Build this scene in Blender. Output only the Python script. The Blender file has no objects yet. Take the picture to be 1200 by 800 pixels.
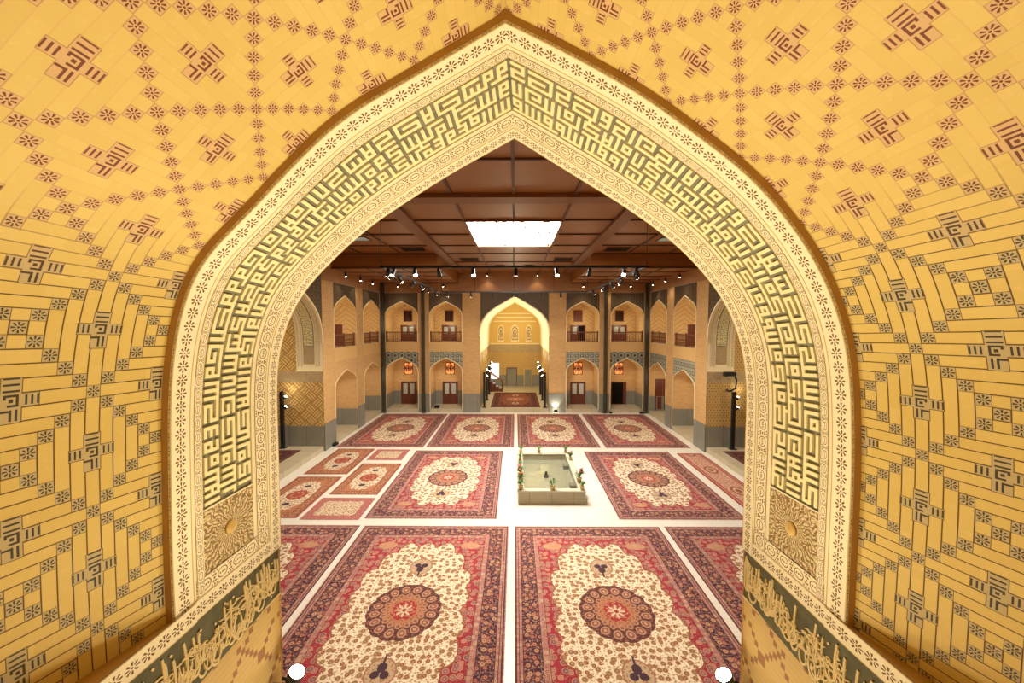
import bpy, math, random
import numpy as np
from mathutils import Vector, Matrix

# ------------------------------------------------------------------ camera
S = bpy.context.scene
COL = S.collection
F_PX = 467.0
cd = bpy.data.cameras.new('camera')
cam = bpy.data.objects.new('camera', cd)
COL.objects.link(cam)
cd.sensor_fit = 'HORIZONTAL'
cd.sensor_width = 36.0
cd.lens = 36.0 * F_PX / 1200.0
cd.clip_start = 0.02
cd.clip_end = 200
PITCH = math.atan(22 / F_PX)
YAW = math.atan(4 / F_PX)
CAM = (0.06, 0.0, 6.5)
cam.location = CAM
cam.rotation_euler = (math.pi / 2 - PITCH, 0, YAW)
S.camera = cam

# ------------------------------------------------------------------ world, exposure
W = bpy.data.worlds.new('world')
S.world = W
W.use_nodes = True
W.node_tree.nodes['Background'].inputs[0].default_value = (1.0, 0.85, 0.62, 1)
W.node_tree.nodes['Background'].inputs[1].default_value = 0.3
S.view_settings.view_transform = 'Standard'
S.view_settings.look = 'None'
S.view_settings.gamma = 1
S.view_settings.use_curve_mapping = False
S.view_settings.exposure = 0.1
S.cycles.max_bounces = 6
S.cycles.diffuse_bounces = 4
S.cycles.glossy_bounces = 3
S.cycles.transmission_bounces = 4
S.cycles.sample_clamp_indirect = 4.0
try:
    S.cycles.use_denoising = True
except Exception:
    pass

WARM = (1.0, 0.87, 0.60)
SOFT = (1.0, 0.82, 0.58)
WHITE = (1.0, 0.94, 0.82)


def light(kind, loc, energy, color=WARM, size=0.1, target=None, spot=80, blend=0.6, sy=None, name='lamp_or_fill_light'):
    l = bpy.data.lights.new(name, kind)
    l.energy = energy
    l.color = color
    if kind == 'AREA':
        l.size = size
        if sy:
            l.shape = 'RECTANGLE'
            l.size_y = sy
    else:
        l.shadow_soft_size = size
    if kind == 'SPOT':
        l.spot_size = math.radians(spot)
        l.spot_blend = blend
    o = bpy.data.objects.new(name, l)
    COL.objects.link(o)
    o.location = loc
    if target is not None:
        d = Vector(target) - Vector(loc)
        o.rotation_euler = d.to_track_quat('-Z', 'Y').to_euler()
    return o


E_TRACK, E_WASH, E_IWAN, E_FAR, E_NICHE = 420, 40, 275, 170, 32


# ------------------------------------------------------------------ node helper
class X:
    nt = None

    def __init__(self, s):
        self.s = s

    @staticmethod
    def m(op, *a):
        n = X.nt.nodes.new('ShaderNodeMath')
        n.operation = op
        for k, v in enumerate(a):
            if isinstance(v, X):
                X.nt.links.new(v.s, n.inputs[k])
            else:
                n.inputs[k].default_value = v
        return X(n.outputs[0])

    def __add__(s, o): return X.m('ADD', s, o)
    __radd__ = __add__
    def __sub__(s, o): return X.m('SUBTRACT', s, o)
    def __rsub__(s, o): return X.m('SUBTRACT', o, s)
    def __mul__(s, o): return X.m('MULTIPLY', s, o)
    __rmul__ = __mul__
    def __truediv__(s, o): return X.m('DIVIDE', s, o)
    def __rtruediv__(s, o): return X.m('DIVIDE', o, s)
    def __lt__(s, o): return X.m('LESS_THAN', s, o)
    def __gt__(s, o): return X.m('GREATER_THAN', s, o)
    def __pow__(s, o): return X.m('POWER', s, o)
    def __mod__(s, o): return X.m('FLOORED_MODULO', s, o)
    def __and__(s, o): return X.m('MULTIPLY', s, o)
    def __or__(s, o): return X.m('MAXIMUM', s, o)


def floor_(a): return X.m('FLOOR', a)
def abs_(a): return X.m('ABSOLUTE', a)
def sin_(a): return X.m('SINE', a)
def cos_(a): return X.m('COSINE', a)
def sqrt_(a): return X.m('SQRT', a)
def atan2_(a, b): return X.m('ARCTAN2', a, b)
def max_(a, b): return X.m('MAXIMUM', a, b)
def min_(a, b): return X.m('MINIMUM', a, b)
def fr(a): return X.m('FRACT', a)
def inv(a): return 1.0 - a
def band(a, lo, hi): return (a > lo) & (a < hi)
def hyp(a, b): return sqrt_(a * a + b * b)


def mix(f, a, b):
    n = X.nt.nodes.new('ShaderNodeMix')
    n.data_type = 'RGBA'
    for idx, v in ((0, f), (6, a), (7, b)):
        if isinstance(v, X):
            X.nt.links.new(v.s, n.inputs[idx])
        elif idx == 0:
            n.inputs[0].default_value = v
        else:
            n.inputs[idx].default_value = (*v, 1)
    return X(n.outputs[2])


def uv():
    n = X.nt.nodes.new('ShaderNodeUVMap')
    s = X.nt.nodes.new('ShaderNodeSeparateXYZ')
    X.nt.links.new(n.outputs[0], s.inputs[0])
    return X(s.outputs[0]), X(s.outputs[1])


def obco():
    n = X.nt.nodes.new('ShaderNodeTexCoord')
    s = X.nt.nodes.new('ShaderNodeSeparateXYZ')
    X.nt.links.new(n.outputs['Object'], s.inputs[0])
    return X(s.outputs[0]), X(s.outputs[1]), X(s.outputs[2])


def vec(a, b, c=0.0):
    n = X.nt.nodes.new('ShaderNodeCombineXYZ')
    for k, v in enumerate((a, b, c)):
        if isinstance(v, X):
            X.nt.links.new(v.s, n.inputs[k])
        else:
            n.inputs[k].default_value = v
    return X(n.outputs[0])


def noise(v, scale, detail=2.0):
    n = X.nt.nodes.new('ShaderNodeTexNoise')
    n.inputs['Scale'].default_value = scale
    n.inputs['Detail'].default_value = detail
    if v is not None:
        X.nt.links.new(v.s, n.inputs['Vector'])
    return X(n.outputs[0])


def rnd(v):
    n = X.nt.nodes.new('ShaderNodeTexWhiteNoise')
    n.noise_dimensions = '3D'
    X.nt.links.new(v.s, n.inputs['Vector'])
    return X(n.outputs['Value'])


def voro(v, scale, rand=1.0, feature='F1'):
    n = X.nt.nodes.new('ShaderNodeTexVoronoi')
    n.voronoi_dimensions = '2D'
    n.feature = feature
    n.inputs['Scale'].default_value = scale
    n.inputs['Randomness'].default_value = rand
    X.nt.links.new(v.s, n.inputs['Vector'])
    if feature == 'DISTANCE_TO_EDGE':
        return X(n.outputs['Distance']), None
    s = X.nt.nodes.new('ShaderNodeSeparateColor')
    X.nt.links.new(n.outputs['Color'], s.inputs[0])
    return X(n.outputs['Distance']), X(s.outputs[0])


def begin(name, rough=0.7, spec=0.3):
    m = bpy.data.materials.new(name)
    m.use_nodes = True
    X.nt = m.node_tree
    b = m.node_tree.nodes['Principled BSDF']
    b.inputs['Roughness'].default_value = rough
    b.inputs['Specular IOR Level'].default_value = spec
    return m, b


def setc(b, c):
    if isinstance(c, X):
        X.nt.links.new(c.s, b.inputs['Base Color'])
    else:
        b.inputs['Base Color'].default_value = (*c, 1)


def bump(b, h, strength=0.4, dist=0.01):
    n = X.nt.nodes.new('ShaderNodeBump')
    n.inputs['Strength'].default_value = strength
    n.inputs['Distance'].default_value = dist
    X.nt.links.new(h.s, n.inputs['Height'])
    X.nt.links.new(n.outputs[0], b.inputs['Normal'])


def plain(name, c, rough=0.6, spec=0.3, metal=0.0, var=0.12, scale=6.0):
    m, b = begin(name, rough, spec)
    x, y, z = obco()
    n = noise(vec(x, y, z), scale, 3)
    d = tuple(v * (1 - var) for v in c)
    l = tuple(min(1, v * (1 + var)) for v in c)
    setc(b, mix(n, d, l))
    b.inputs['Metallic'].default_value = metal
    return m


def emis(name, c, strength):
    m, b = begin(name)
    b.inputs['Base Color'].default_value = (*c, 1)
    b.inputs['Emission Color'].default_value = (*c, 1)
    b.inputs['Emission Strength'].default_value = strength
    return m


# ------------------------------------------------------------------ mesh helper
class MB:
    def __init__(self):
        self.v, self.f, self.u, self.m, self.sm = [], [], [], [], []

    def face(self, pts, mat=0, uvs=None, smooth=False):
        i = len(self.v)
        self.v += [tuple(p) for p in pts]
        self.f.append(tuple(range(i, i + len(pts))))
        self.u.append(uvs if uvs is not None else [(0, 0)] * len(pts))
        self.m.append(mat)
        self.sm.append(smooth)

    def grid(self, fn, na, nb, mat=0, uvf=None, smooth=True, flip=False):
        """shared-vertex surface fn(i,j), i in 0..na, j in 0..nb"""
        b0 = len(self.v)
        for i in range(na + 1):
            for j in range(nb + 1):
                self.v.append(tuple(fn(i, j)))
        for i in range(na):
            for j in range(nb):
                q = [(i, j), (i + 1, j), (i + 1, j + 1), (i, j + 1)]
                if flip:
                    q = q[::-1]
                self.f.append(tuple(b0 + a * (nb + 1) + b for a, b in q))
                self.u.append([uvf(a, b) for a, b in q] if uvf else [(0, 0)] * 4)
                self.m.append(mat)
                self.sm.append(smooth)

    def box(self, lo, hi, mat=0, fn=None, bev=0.0):
        x0, y0, z0 = lo
        x1, y1, z1 = hi
        if bev > 0:
            b = min(bev, (x1 - x0) * .45, (y1 - y0) * .45, (z1 - z0) * .45)
            layers = [(z0, b), (z0 + b, 0), (z1 - b, 0), (z1, b)]
            rings = []
            for z, k in layers:
                rings.append([(x0 + k + (b if k == 0 else 0) * 0, y0 + k, z), (x1 - k, y0 + k, z), (x1 - k, y1 - k, z), (x0 + k, y1 - k, z)])
            self.rings(rings, mat, fn)
            return
        p = [(x0, y0, z0), (x1, y0, z0), (x1, y1, z0), (x0, y1, z0), (x0, y0, z1), (x1, y0, z1), (x1, y1, z1), (x0, y1, z1)]
        if fn:
            p = [fn(*q) for q in p]
        for q, (a, b2) in (((0, 3, 2, 1), (0, 1)), ((4, 5, 6, 7), (0, 1)), ((0, 1, 5, 4), (0, 2)), ((1, 2, 6, 5), (1, 2)), ((2, 3, 7, 6), (0, 2)), ((3, 0, 4, 7), (1, 2))):
            raw = [(x0, y0, z0), (x1, y0, z0), (x1, y1, z0), (x0, y1, z0), (x0, y0, z1), (x1, y0, z1), (x1, y1, z1), (x0, y1, z1)]
            self.face([p[k] for k in q], mat, [(raw[k][a], raw[k][b2]) for k in q])

    def rings(self, rings, mat=0, fn=None, cap=True, smooth=False, closed=True):
        b0 = len(self.v)
        n = len(rings[0])
        for r in rings:
            for p in r:
                self.v.append(tuple(fn(*p)) if fn else tuple(p))
        for k in range(len(rings) - 1):
            for i in range(n if closed else n - 1):
                a, b = b0 + k * n + i, b0 + k * n + (i + 1) % n
                self.f.append((a, b, b + n, a + n))
                self.u.append([(0, 0)] * 4)
                self.m.append(mat)
                self.sm.append(smooth)
        if cap and closed:
            for base, rev in ((b0, True), (b0 + (len(rings) - 1) * n, False)):
                idx = [base + i for i in range(n)]
                self.f.append(tuple(idx[::-1] if rev else idx))
                self.u.append([(0, 0)] * n)
                self.m.append(mat)
                self.sm.append(False)

    def lathe(self, prof, c=(0, 0, 0), n=20, mat=0, M=None):
        rings = []
        for r, z in prof:
            ring = []
            for k in range(n):
                a = 2 * math.pi * k / n
                p = Vector((r * math.cos(a), r * math.sin(a), z))
                if M is not None:
                    p = M @ p
                ring.append((p.x + c[0], p.y + c[1], p.z + c[2]))
            rings.append(ring)
        self.rings(rings, mat, smooth=True)

    def tube(self, pts, r, n=8, mat=0):
        pts = [Vector(p) for p in pts]
        rings = []
        for k, p in enumerate(pts):
            d = (pts[min(k + 1, len(pts) - 1)] - pts[max(k - 1, 0)]).normalized()
            a = d.orthogonal().normalized() if abs(d.z) > .9 else d.cross(Vector((0, 0, 1))).normalized()
            b = d.cross(a)
            rr = r[k] if isinstance(r, (list, tuple)) else r
            rings.append([tuple(p + rr * (math.cos(t) * a + math.sin(t) * b)) for t in [2 * math.pi * i / n for i in range(n)]])
        self.rings(rings, mat, smooth=True)

    def build(self, name, mats, parent=None, loc=None):
        me = bpy.data.meshes.new(name)
        me.from_pydata(self.v, [], self.f)
        l = me.uv_layers.new(name='UVMap')
        flat = [c for f in self.u for p in f for c in p]
        l.data.foreach_set('uv', flat)
        if not isinstance(mats, (list, tuple)):
            mats = [mats]
        for m in mats:
            me.materials.append(m)
        me.polygons.foreach_set('material_index', self.m)
        me.polygons.foreach_set('use_smooth', self.sm)
        me.update()
        o = bpy.data.objects.new(name, me)
        COL.objects.link(o)
        if parent is not None:
            o.parent = parent
        if loc is not None:
            o.location = loc
        return o


def tag(o, label, cat, group=None):
    o['label'] = label
    o['category'] = cat
    if group:
        o['group'] = group
    return o


def struct(o, label=None, cat=None):
    o['kind'] = 'structure'
    if label:
        o['label'] = label
        o['category'] = cat
    return o


def empty(name, loc, rz=0.0):
    o = bpy.data.objects.new(name, None)
    COL.objects.link(o)
    o.location = loc
    o.rotation_euler = (0, 0, rz)
    o.empty_display_size = 0.1
    return o


def copy_tree(o, loc=None, rz=None):
    c = o.copy()
    COL.objects.link(c)
    for ch in list(o.children):
        d = ch.copy()
        COL.objects.link(d)
        d.parent = c
        for g in list(ch.children):
            e = g.copy()
            COL.objects.link(e)
            e.parent = d
    if loc is not None:
        c.location = loc
    if rz is not None:
        c.rotation_euler = (0, 0, rz)
    return c


# camera maths for reading measured points of the photograph as places in the room
_f = np.array([-math.sin(YAW) * math.cos(PITCH), math.cos(YAW) * math.cos(PITCH), -math.sin(PITCH)])
_r = np.array([math.cos(YAW), math.sin(YAW), 0])
_u = np.cross(_r, _f)


def onY(x, y, Y):
    d = _f * F_PX + _r * (x - 600) - _u * (y - 400)
    return np.array(CAM) + d * (Y / d[1])


# ================================================================== MATERIALS
def rosette(fu, fv, r0=.13, r1=.43):
    r = hyp(fu, fv)
    th = atan2_(fv, fu)
    pet = band(r, r0, r1) & (cos_(th * 8.0) > (r - r0) * 1.0 - 0.05)
    return pet | (r < .075)


def mat_vault(name):
    m, b = begin(name, 0.62, 0.3)
    U, V = uv()
    i, j = floor_(U + .5), floor_(V + .5)
    fu, fv = U - i, V - j
    ros = (((i + j) % 10.0) < .5) | (((i - j) % 10.0) < .5)
    edge = max_(abs_(fu), abs_(fv))
    A, B = floor_((U + V) / 10.0), floor_((U - V) / 10.0)
    lu, lv = U - (A + B + 1.0) * 5.0, V - (A - B) * 5.0
    au, av = abs_(lu), abs_(lv)
    cross = ((au < .62) & (av < 1.6)) | ((au < 1.6) & (av < .5))
    # square letters in the cross: bars at the four arms, a ring with an eye in the middle
    side = (au > .62) & ((abs_(fr(lu * 3.0) - .5) < .2) & (abs_(lv) < .34)) 
    top = (lv > .5) & (abs_(fr(lv * 2.3) - .5) < .17) & (au < .46)
    ringm = (av < .5) & band(max_(au, av), .26, .42) & inv((lu < -.2) & (lv < 0.1))
    eye = (max_(au, av) < .12)
    bot = band(lv, -1.42, -.6) & ((abs_(lu - .3) < .075) | (abs_(lu + .02) < .075) | (band(lv, -.78, -.62) & (lu < .0)))
    ink = cross & (side | top | ringm | eye | bot)
    ink = ink | (ros & inv(cross) & rosette(fu, fv, .15, .42))
    tile = ros | cross
    rim = (ros & (edge > .455)) | (cross & inv(((au < .56) & (av < 1.54)) | ((au < 1.54) & (av < .44))))
    low = min_(max_((V + 14.0) / -8.0, 0.0), 1.0)          # brick joints lie open on the walls, closed in the vault
    vert = ((A + B) % 2.0) > .5
    jv = abs_(fu) > .45
    jh = abs_(fv) > .452
    joint = (vert & jv) | (inv(vert) & jh)
    brick = rnd(vec(floor_(mix_s(vert, U / 4.0, U + .5)), floor_(mix_s(vert, V + .5, V / 4.0)), vert))
    big = noise(vec(U, V), .09, 3)
    fine = noise(vec(U, V), 1.6, 4)
    base = mix(brick * .6, (.68, .51, .15), (.76, .585, .195))
    base = mix(big * .5, base, (.62, .44, .12))
    base = mix((fine > .62) * .15, base, (.80, .62, .30))
    jc = mix(low, (.66, .47, .16), (.12, .065, .018))
    base = mix(joint & inv(tile), base, jc)
    pale = mix(low, (.64, .42, .20), (.50, .40, .20))
    dark = mix(low, (.17, .045, .018), (.055, .045, .03))
    c = mix(tile, base, pale)
    c = mix(ink, c, dark)
    c = mix(rim, c, mix(low, (.45, .27, .10), (.16, .10, .04)))
    setc(b, c)
    h = inv((joint & inv(tile) & (low > .3)) | ink | rim) + fine * .25
    bump(b, h, .5, .006)
    return m


def mix_s(f, a, b):
    return a + (b - a) * f


def wear(c, u, v, amt=.12, sc=3.0):
    n = noise(vec(u, v), sc, 4)
    return mix(n * amt * 2.0, c, (.50, .36, .13))


CREAM = (.90, .82, .58)


def mat_border(name):
    """white stucco border: uv = (across -0.5..0.5, rosette count)"""
    m, b = begin(name, .6, .3)
    U, V = uv()
    fv = fr(V) - .5
    ink = rosette(U * 1.75, fv, .17, .45)
    c = wear(CREAM, U, V, .08)
    line = (abs_(U) > .45)
    c = mix(line, c, (.55, .39, .16))
    c = mix(ink, c, (.17, .085, .02))
    setc(b, c)
    bump(b, inv(ink | line), .8, .008)
    return m


def mat_floral(name):
    """carved strip of oval cartouches and berry clusters: uv = (across -0.5..0.5, cartouche count)"""
    m, b = begin(name, .6, .3)
    U, V = uv()
    fv = fr(V) - .5
    av, au = abs_(fv), abs_(U)
    e = hyp(U / .31, fv / .31)
    oval = band(e, .84, 1.0)
    k = floor_(fv / .14 + .5) * .14
    dots = (hyp(U, fv - k) < .05) & (av < .2)
    gv = .5 - av
    cl = (hyp(U, gv) < .06) | (hyp(au - .18, gv - .06) < .055) | (hyp(au - .35, gv) < .05) | (hyp(au - .36, gv - .15) < .045)
    line = band(au, .455, .49)
    ink = oval | dots | cl | line
    c = wear((.88, .79, .54), U, V, .07)
    c = mix(ink, c, (.19, .09, .022))
    setc(b, c)
    bump(b, inv(ink), .8, .008)
    return m


def mat_sunburst(name):
    """carved panel with leaves running out from a boss: uv centred, half size 1"""
    m, b = begin(name, .65, .25)
    U, V = uv()
    r = hyp(U, V)
    th = atan2_(V, U)
    w = noise(vec(U * 2.0, V * 2.0), 2.2, 3)
    k = sin_(th * 34.0 + w * 16.0 + sin_(r * 16.0) * 2.0)
    k2 = sin_(th * 14.0 - w * 24.0 + r * 30.0)
    cut = ((k > .15) & (k2 < .6)) | ((k2 > .86) & (r > .3))
    c = mix(w, (.66, .52, .28), (.74, .60, .34))
    c = mix(cut, c, (.24, .15, .055))
    c = mix(band(r, .2, .235), c, (.30, .2, .08))
    setc(b, c)
    bump(b, inv(cut), 1.0, .012)
    return m


def mat_plainbrick(name):
    """pale brick with brown stepped motifs: uv in modules"""
    m, b = begin(name, .65, .3)
    U, V = uv()
    i, j = floor_(U), floor_(V)
    fu, fv = fr(U), fr(V)
    a = (i + j) % 9.0
    d = (i - j) % 9.0
    mot = ((a < .5) | (d < .5)) & (noise(vec(i, j), .37, 0) > .42)
    n = noise(vec(U, V), .3, 3)
    c = mix(n, (.62, .43, .16), (.70, .51, .2))
    c = mix(mot, c, (.36, .18, .08))
    c = mix((abs_(fv - .5) > .46) * .5, c, (.4, .25, .08))
    setc(b, c)
    return m


def mat_brick(name, c1=(.58, .36, .15), c2=(.68, .44, .20), mortar=(.40, .25, .10), sx=.23, sy=.065, mo=.10, dia=None, spot=None):
    """brick laid in courses: uv in metres"""
    m, b = begin(name, .75, .2)
    U, V = uv()
    vv = V / sy
    j = floor_(vv)
    uu = U / sx + .5 * (j % 2.0)
    i = floor_(uu)
    r = rnd(vec(i, j, 1.0))
    n = noise(vec(U, V), .6, 4)
    c = mix(r, c1, c2)
    c = mix(n * .4, c, tuple(v * .8 for v in c1))
    joint = (abs_(fr(vv) - .5) > .5 - mo) | (abs_(fr(uu) - .5) > .5 - mo * sy / sx)
    c = mix(joint * .7, c, mortar)
    if dia == 'meander':
        p, q = (U + V) / .62, (U - V) / .62
        s = ((floor_(p) + floor_(q)) % 2.0) > .5
        g = mix_s(s, fr(p * 3.5), fr(q * 3.5))
        lin = (g < .34) | (fr(p) < .08) | (fr(q) < .08)
        c = mix(lin, (.66, .46, .17), (.30, .16, .05))
    if dia == 'dots':
        p, q = (U + V * .6) / .16, (U - V * .6) / .16
        dd = max_(abs_(fr(p) - .5), abs_(fr(q) - .5))
        c = mix(dd < .2, c, (.20, .10, .03))
        c = mix(band(dd, .40, .5) * .5, c, (.36, .2, .07))
    if dia == 'chevron':
        z = fr((V + abs_(fr(U / 1.2) - .5) * .9) / .28)
        c = mix((z < .28) * .6, c, (.45, .24, .07))
    if dia == 'soldier':
        c = mix((abs_(fr(U / .075) - .5) > .4) * .6, mix(n, c1, c2), mortar)
    setc(b, c)
    bump(b, inv(joint), .35, .006)
    return m


def mat_stone(name, c1=(.20, .20, .165), c2=(.30, .29, .235), tile=.9):
    m, b = begin(name, .45, .35)
    U, V = uv()
    n = noise(vec(U, V), 1.8, 6)
    k = rnd(vec(floor_(U / tile), floor_(V / 5.0)))
    c = mix(n, c1, c2)
    c = mix(k * .35, c, tuple(v * .7 for v in c1))
    c = mix(abs_(fr(U / tile) - .5) > .492, c, tuple(v * .45 for v in c1))
    setc(b, c)
    return m


def mat_tile(name, kind=0):
    """glazed spandrel mosaic: uv in metres"""
    m, b = begin(name, .5, .25)
    U, V = uv()
    if kind == 3:     # faded running script
        n = noise(vec(U * 3.0, V * 2.0), 4.0, 3)
        k = abs_(fr(n * 7.0) - .5) < .2
        c = mix(k, (.33, .24, .13), (.52, .40, .22))
    elif kind == 0:      # dark girih of strapwork
        s = .38
        p, q = (U + V) / s, (U - V) / s
        fp, fq = abs_(fr(p) - .5), abs_(fr(q) - .5)
        strap = (abs_(fp - .28) < .05) | (abs_(fq - .28) < .05) | (abs_(abs_(fr(U / s) - .5) - .2) < .035)
        star = max_(fp, fq) < .14
        c = mix(star, (.018, .016, .014), (.06, .025, .014))
        c = mix(strap, c, (.21, .145, .08))
    elif kind == 1:    # green-grey mosaic with rows of maroon stars
        s = .48
        j = floor_(V / (s * .75))
        fu = fr(U / s + .5 * (j % 2.0)) - .5
        fv = (fr(V / (s * .75)) - .5) * .75
        r = hyp(fu, fv)
        st = r < (.17 + .05 * cos_(atan2_(fv, fu) * 6.0))
        ringm = band(r, .27, .34)
        c = mix(ringm, (.12, .15, .12), (.58, .54, .38))
        c = mix(st, c, (.075, .02, .03))
        c = mix((noise(vec(U, V), 30.0, 1) > .6) * .6, c, (.34, .34, .24))
    else:              # square letters, cream on blue grey
        s = .36
        fu, fv = fr(U / s), fr(V / s)
        k = (band(fu, .12, .26) & band(fv, .15, .8)) | (band(fv, .15, .29) & band(fu, .12, .84)) | (band(fu, .70, .84) & band(fv, .15, .8)) | (band(fv, .66, .8) & band(fu, .45, .84))
        c = mix(k, (.34, .34, .25), (.025, .035, .05))
        c = mix(noise(vec(U, V), 26.0, 1) > .6, c, (.34, .33, .22))
    setc(b, c)
    return m


def mat_wood(name, c1, c2, rough=.3, axis='x', scale=1.2, plank=None):
    m, b = begin(name, rough, .5)
    x, y, z = obco()
    a = {'x': (x * .12, y, z), 'y': (x, y * .12, z), 'z': (x, y, z * .12)}[axis]
    n = noise(vec(*a), scale * 6, 5)
    n2 = noise(vec(*a), scale, 2)
    c = mix(n * .6 + n2 * .4, c1, c2)
    if plank:
        c = mix(abs_(fr(x / plank) - .5) > .485, c, tuple(v * .5 for v in c1))
    setc(b, c)
    return m


def mat_floor(name):
    m, b = begin(name, .35, .4)
    x, y, z = obco()
    n = noise(vec(x, y), 1.3, 6)
    c = mix(n, (.70, .66, .56), (.80, .77, .68))
    g = (abs_(fr(x / .8) - .5) > .493) | (abs_(fr(y / .5) - .5) > .49)
    c = mix(g * .45, c, (.45, .40, .32))
    setc(b, c)
    return m


def mat_carpet(name, hx, hy, style):
    """knotted pile: uv in metres from the middle of the rug, half sizes hx, hy"""
    m, b = begin(name, .95, .05)
    U, V = uv()
    e = min_(hx - abs_(U), hy - abs_(V))
    p = vec(U, V)
    NAVY, MAR, RED, ROSE, BEI, CRE, ORG = (.045, .022, .045), (.16, .028, .03), (.36, .035, .055), (.42, .20, .175), (.54, .38, .25), (.84, .75, .56), (.48, .20, .08)
    k = 1.0 if hx > 2 else .62
    if style == 'far':
        k = 1.0
    d1, c1 = voro(p, 6.2 / k, .75)
    d2, c2 = voro(p, 13.0 / k, .9)
    d3, c3 = voro(p, 4.2 / k, .35)
    # cream ground with flower heads on fine vines
    ve, _ = voro(p, 6.2 / k, .75, 'DISTANCE_TO_EDGE')
    def field(bg, pet, core, vine, amt=.30):
        c = mix((ve < .028) * .9, bg, vine)
        c = mix(band(d2, .2, .27) * .8, c, vine)
        c = mix(d2 < .17, c, pet)
        c = mix(d1 < amt + .1 * c1, c, core)
        c = mix(d1 < (amt - .07) + .1 * c1, c, pet)
        c = mix(d1 < .08, c, core)
        return c
    cream = field(CRE, mix(c1, (.28, .09, .05), (.30, .19, .10)), (.52, .34, .20), (.50, .36, .20), .30)
    red = field(RED, mix(c1, (.50, .20, .15), (.20, .10, .11)), (.52, .33, .22), (.20, .025, .03), .34)
    navy = field(NAVY, mix(c1, (.40, .16, .12), (.46, .30, .18)), (.20, .03, .03), (.30, .16, .12), .30)
    guard = field(ROSE, mix(c2, (.25, .06, .05), BEI), BEI, (.26, .08, .06), .22)
    th = atan2_(V, U)
    if style in ('big', 'far'):
        x, y = abs_(U) / hx, abs_(V) / hy
        sc = abs_(sin_(atan2_(y * 1.0, x) * 9.0)) * .055
        th2 = atan2_(y, x)
        sh = (x / .575) ** 2.6 + (y / .70) ** 2.6
        inside = sh < .92 + sc * 5.0 - .07 * cos_(th2 * 8.0)
        corner = hyp((x - .52) / .12, (y - .70) / .045)
        c = mix(corner < 1.0, red, mix(c2, (.50, .30, .17), (.46, .22, .13)))
        if style == 'far':
            cream = field((.24, .085, .055), (.10, .02, .02), (.26, .15, .08), (.12, .03, .02))
            c = field((.13, .018, .018), (.07, .012, .012), (.22, .11, .07), (.06, .012, .012))
            navy = field((.02, .01, .015), (.16, .06, .045), (.10, .02, .02), (.1, .05, .04))
            guard = field((.18, .07, .05), (.1, .03, .025), (.2, .13, .08), (.1, .03, .025))
        c = mix(inside, c, cream)
        c = mix(abs_(sh - (.92 + sc * 5.0 - .07 * cos_(th2 * 8.0))) < .03, c, (.30, .10, .06))
        r = hyp(U, V / 1.07)
        med = r / (.80 * k)
        lob = 1.0 + .045 * abs_(sin_(th * 8.0))
        inmed = med < lob
        def blobs(n, rad, w, asp, ph=0.0):
            a = abs_(fr(th * (n / 6.28319) + ph) - .5)
            return hyp(a * (6.28319 / n) * rad / w, (med - rad) / asp / w)
        b1, b2 = blobs(16.0, .80, .115, 1.25), blobs(16.0, .565, .075, 1.2, .5)
        c = mix(inmed, c, mix(d2 < .3, (.085, .035, .035), (.26, .10, .07)))
        c = mix(inmed & (b1 < 1.0), c, (.44, .26, .17))
        c = mix(inmed & (b1 < .68), c, (.24, .08, .06))
        c = mix(inmed & (b1 < .36), c, (.48, .30, .18))
        c = mix(med < .60, c, mix(d2 < .26, (.42, .19, .10), (.26, .09, .06)))
        c = mix((b2 < 1.0), c, (.46, .25, .14))
        c = mix((b2 < .6), c, (.22, .10, .09))
        c = mix(med < .33 + .05 * abs_(sin_(th * 4.0)), c, mix(d2 < .26, (.34, .04, .04), (.50, .24, .16)))
        c = mix(med < .17 + .085 * cos_(th * 8.0), c, (.60, .50, .34))
        c = mix(med < .06, c, (.30, .05, .04))
        pd = hyp(U / .30, (abs_(V) - 1.62 * k) / .34)
        c = mix(pd < 1.0, c, mix(d2 < .24, (.50, .38, .24), (.34, .17, .10)))
        c = mix(band(pd, .9, 1.0), c, (.36, .18, .10))
        pm = (hyp(abs_(U) - .09, (abs_(V) - 1.66 * k)) < .085) | (hyp(U, (abs_(V) - 1.50 * k) / 1.3) < .09) | ((abs_(U) < .02) & band(abs_(V), 1.2 * k, 1.55 * k))
        c = mix(pm, c, (.05, .03, .05))
        c = mix(e < .70, c, NAVY)
        c = mix(band(e, .565, .69), c, guard)
        c = mix(band(e, .19, .55), c, navy)
        c = mix(e < .175, c, guard)
        c = mix(band(e, .03, .06), c, NAVY)
        c = mix(band(e, .10, .115), c, NAVY)
    elif style == 'small':
        x, y = abs_(U) / hx, abs_(V) / hy
        sh = (x / .60) ** 2.4 + (y / .70) ** 2.4
        c = mix(sh < .9 + .2 * abs_(sin_(atan2_(y, x) * 7.0)), field(ORG, RED, BEI, (.26, .08, .04), .2), cream)
        r = hyp(U, V / 1.15) / .36
        c = mix(r < 1.0 + .06 * sin_(th * 12.0), c, (.34, .07, .045))
        c = mix(band(r, .45, .72) & (cos_(th * 10.0) > -.3), c, (.45, .22, .13))
        c = mix(hyp(U / .12, (abs_(V) - .78) / .12) < 1.0, c, (.06, .04, .05))
        c = mix(e < .34, c, (.10, .03, .03))
        c = mix(band(e, .09, .32), c, field((.30, .11, .06), ORG, BEI, (.14, .04, .03), .3))
        c = mix(e < .075, c, (.34, .10, .06))
    elif style == 'allover':
        c = field((.74, .62, .42), mix(c1, (.42, .12, .08), (.40, .28, .10)), (.26, .08, .06), (.55, .38, .22), .22)
        c = mix(e < .26 + .04 * abs_(sin_((U + V) * 9.0)), c, field((.45, .14, .13), (.55, .33, .22), (.30, .06, .06), (.30, .07, .07), .24))
    else:
        c = field((.52, .26, .18), mix(c1, (.34, .07, .06), BEI), CRE, (.34, .10, .08), .22)
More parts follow.
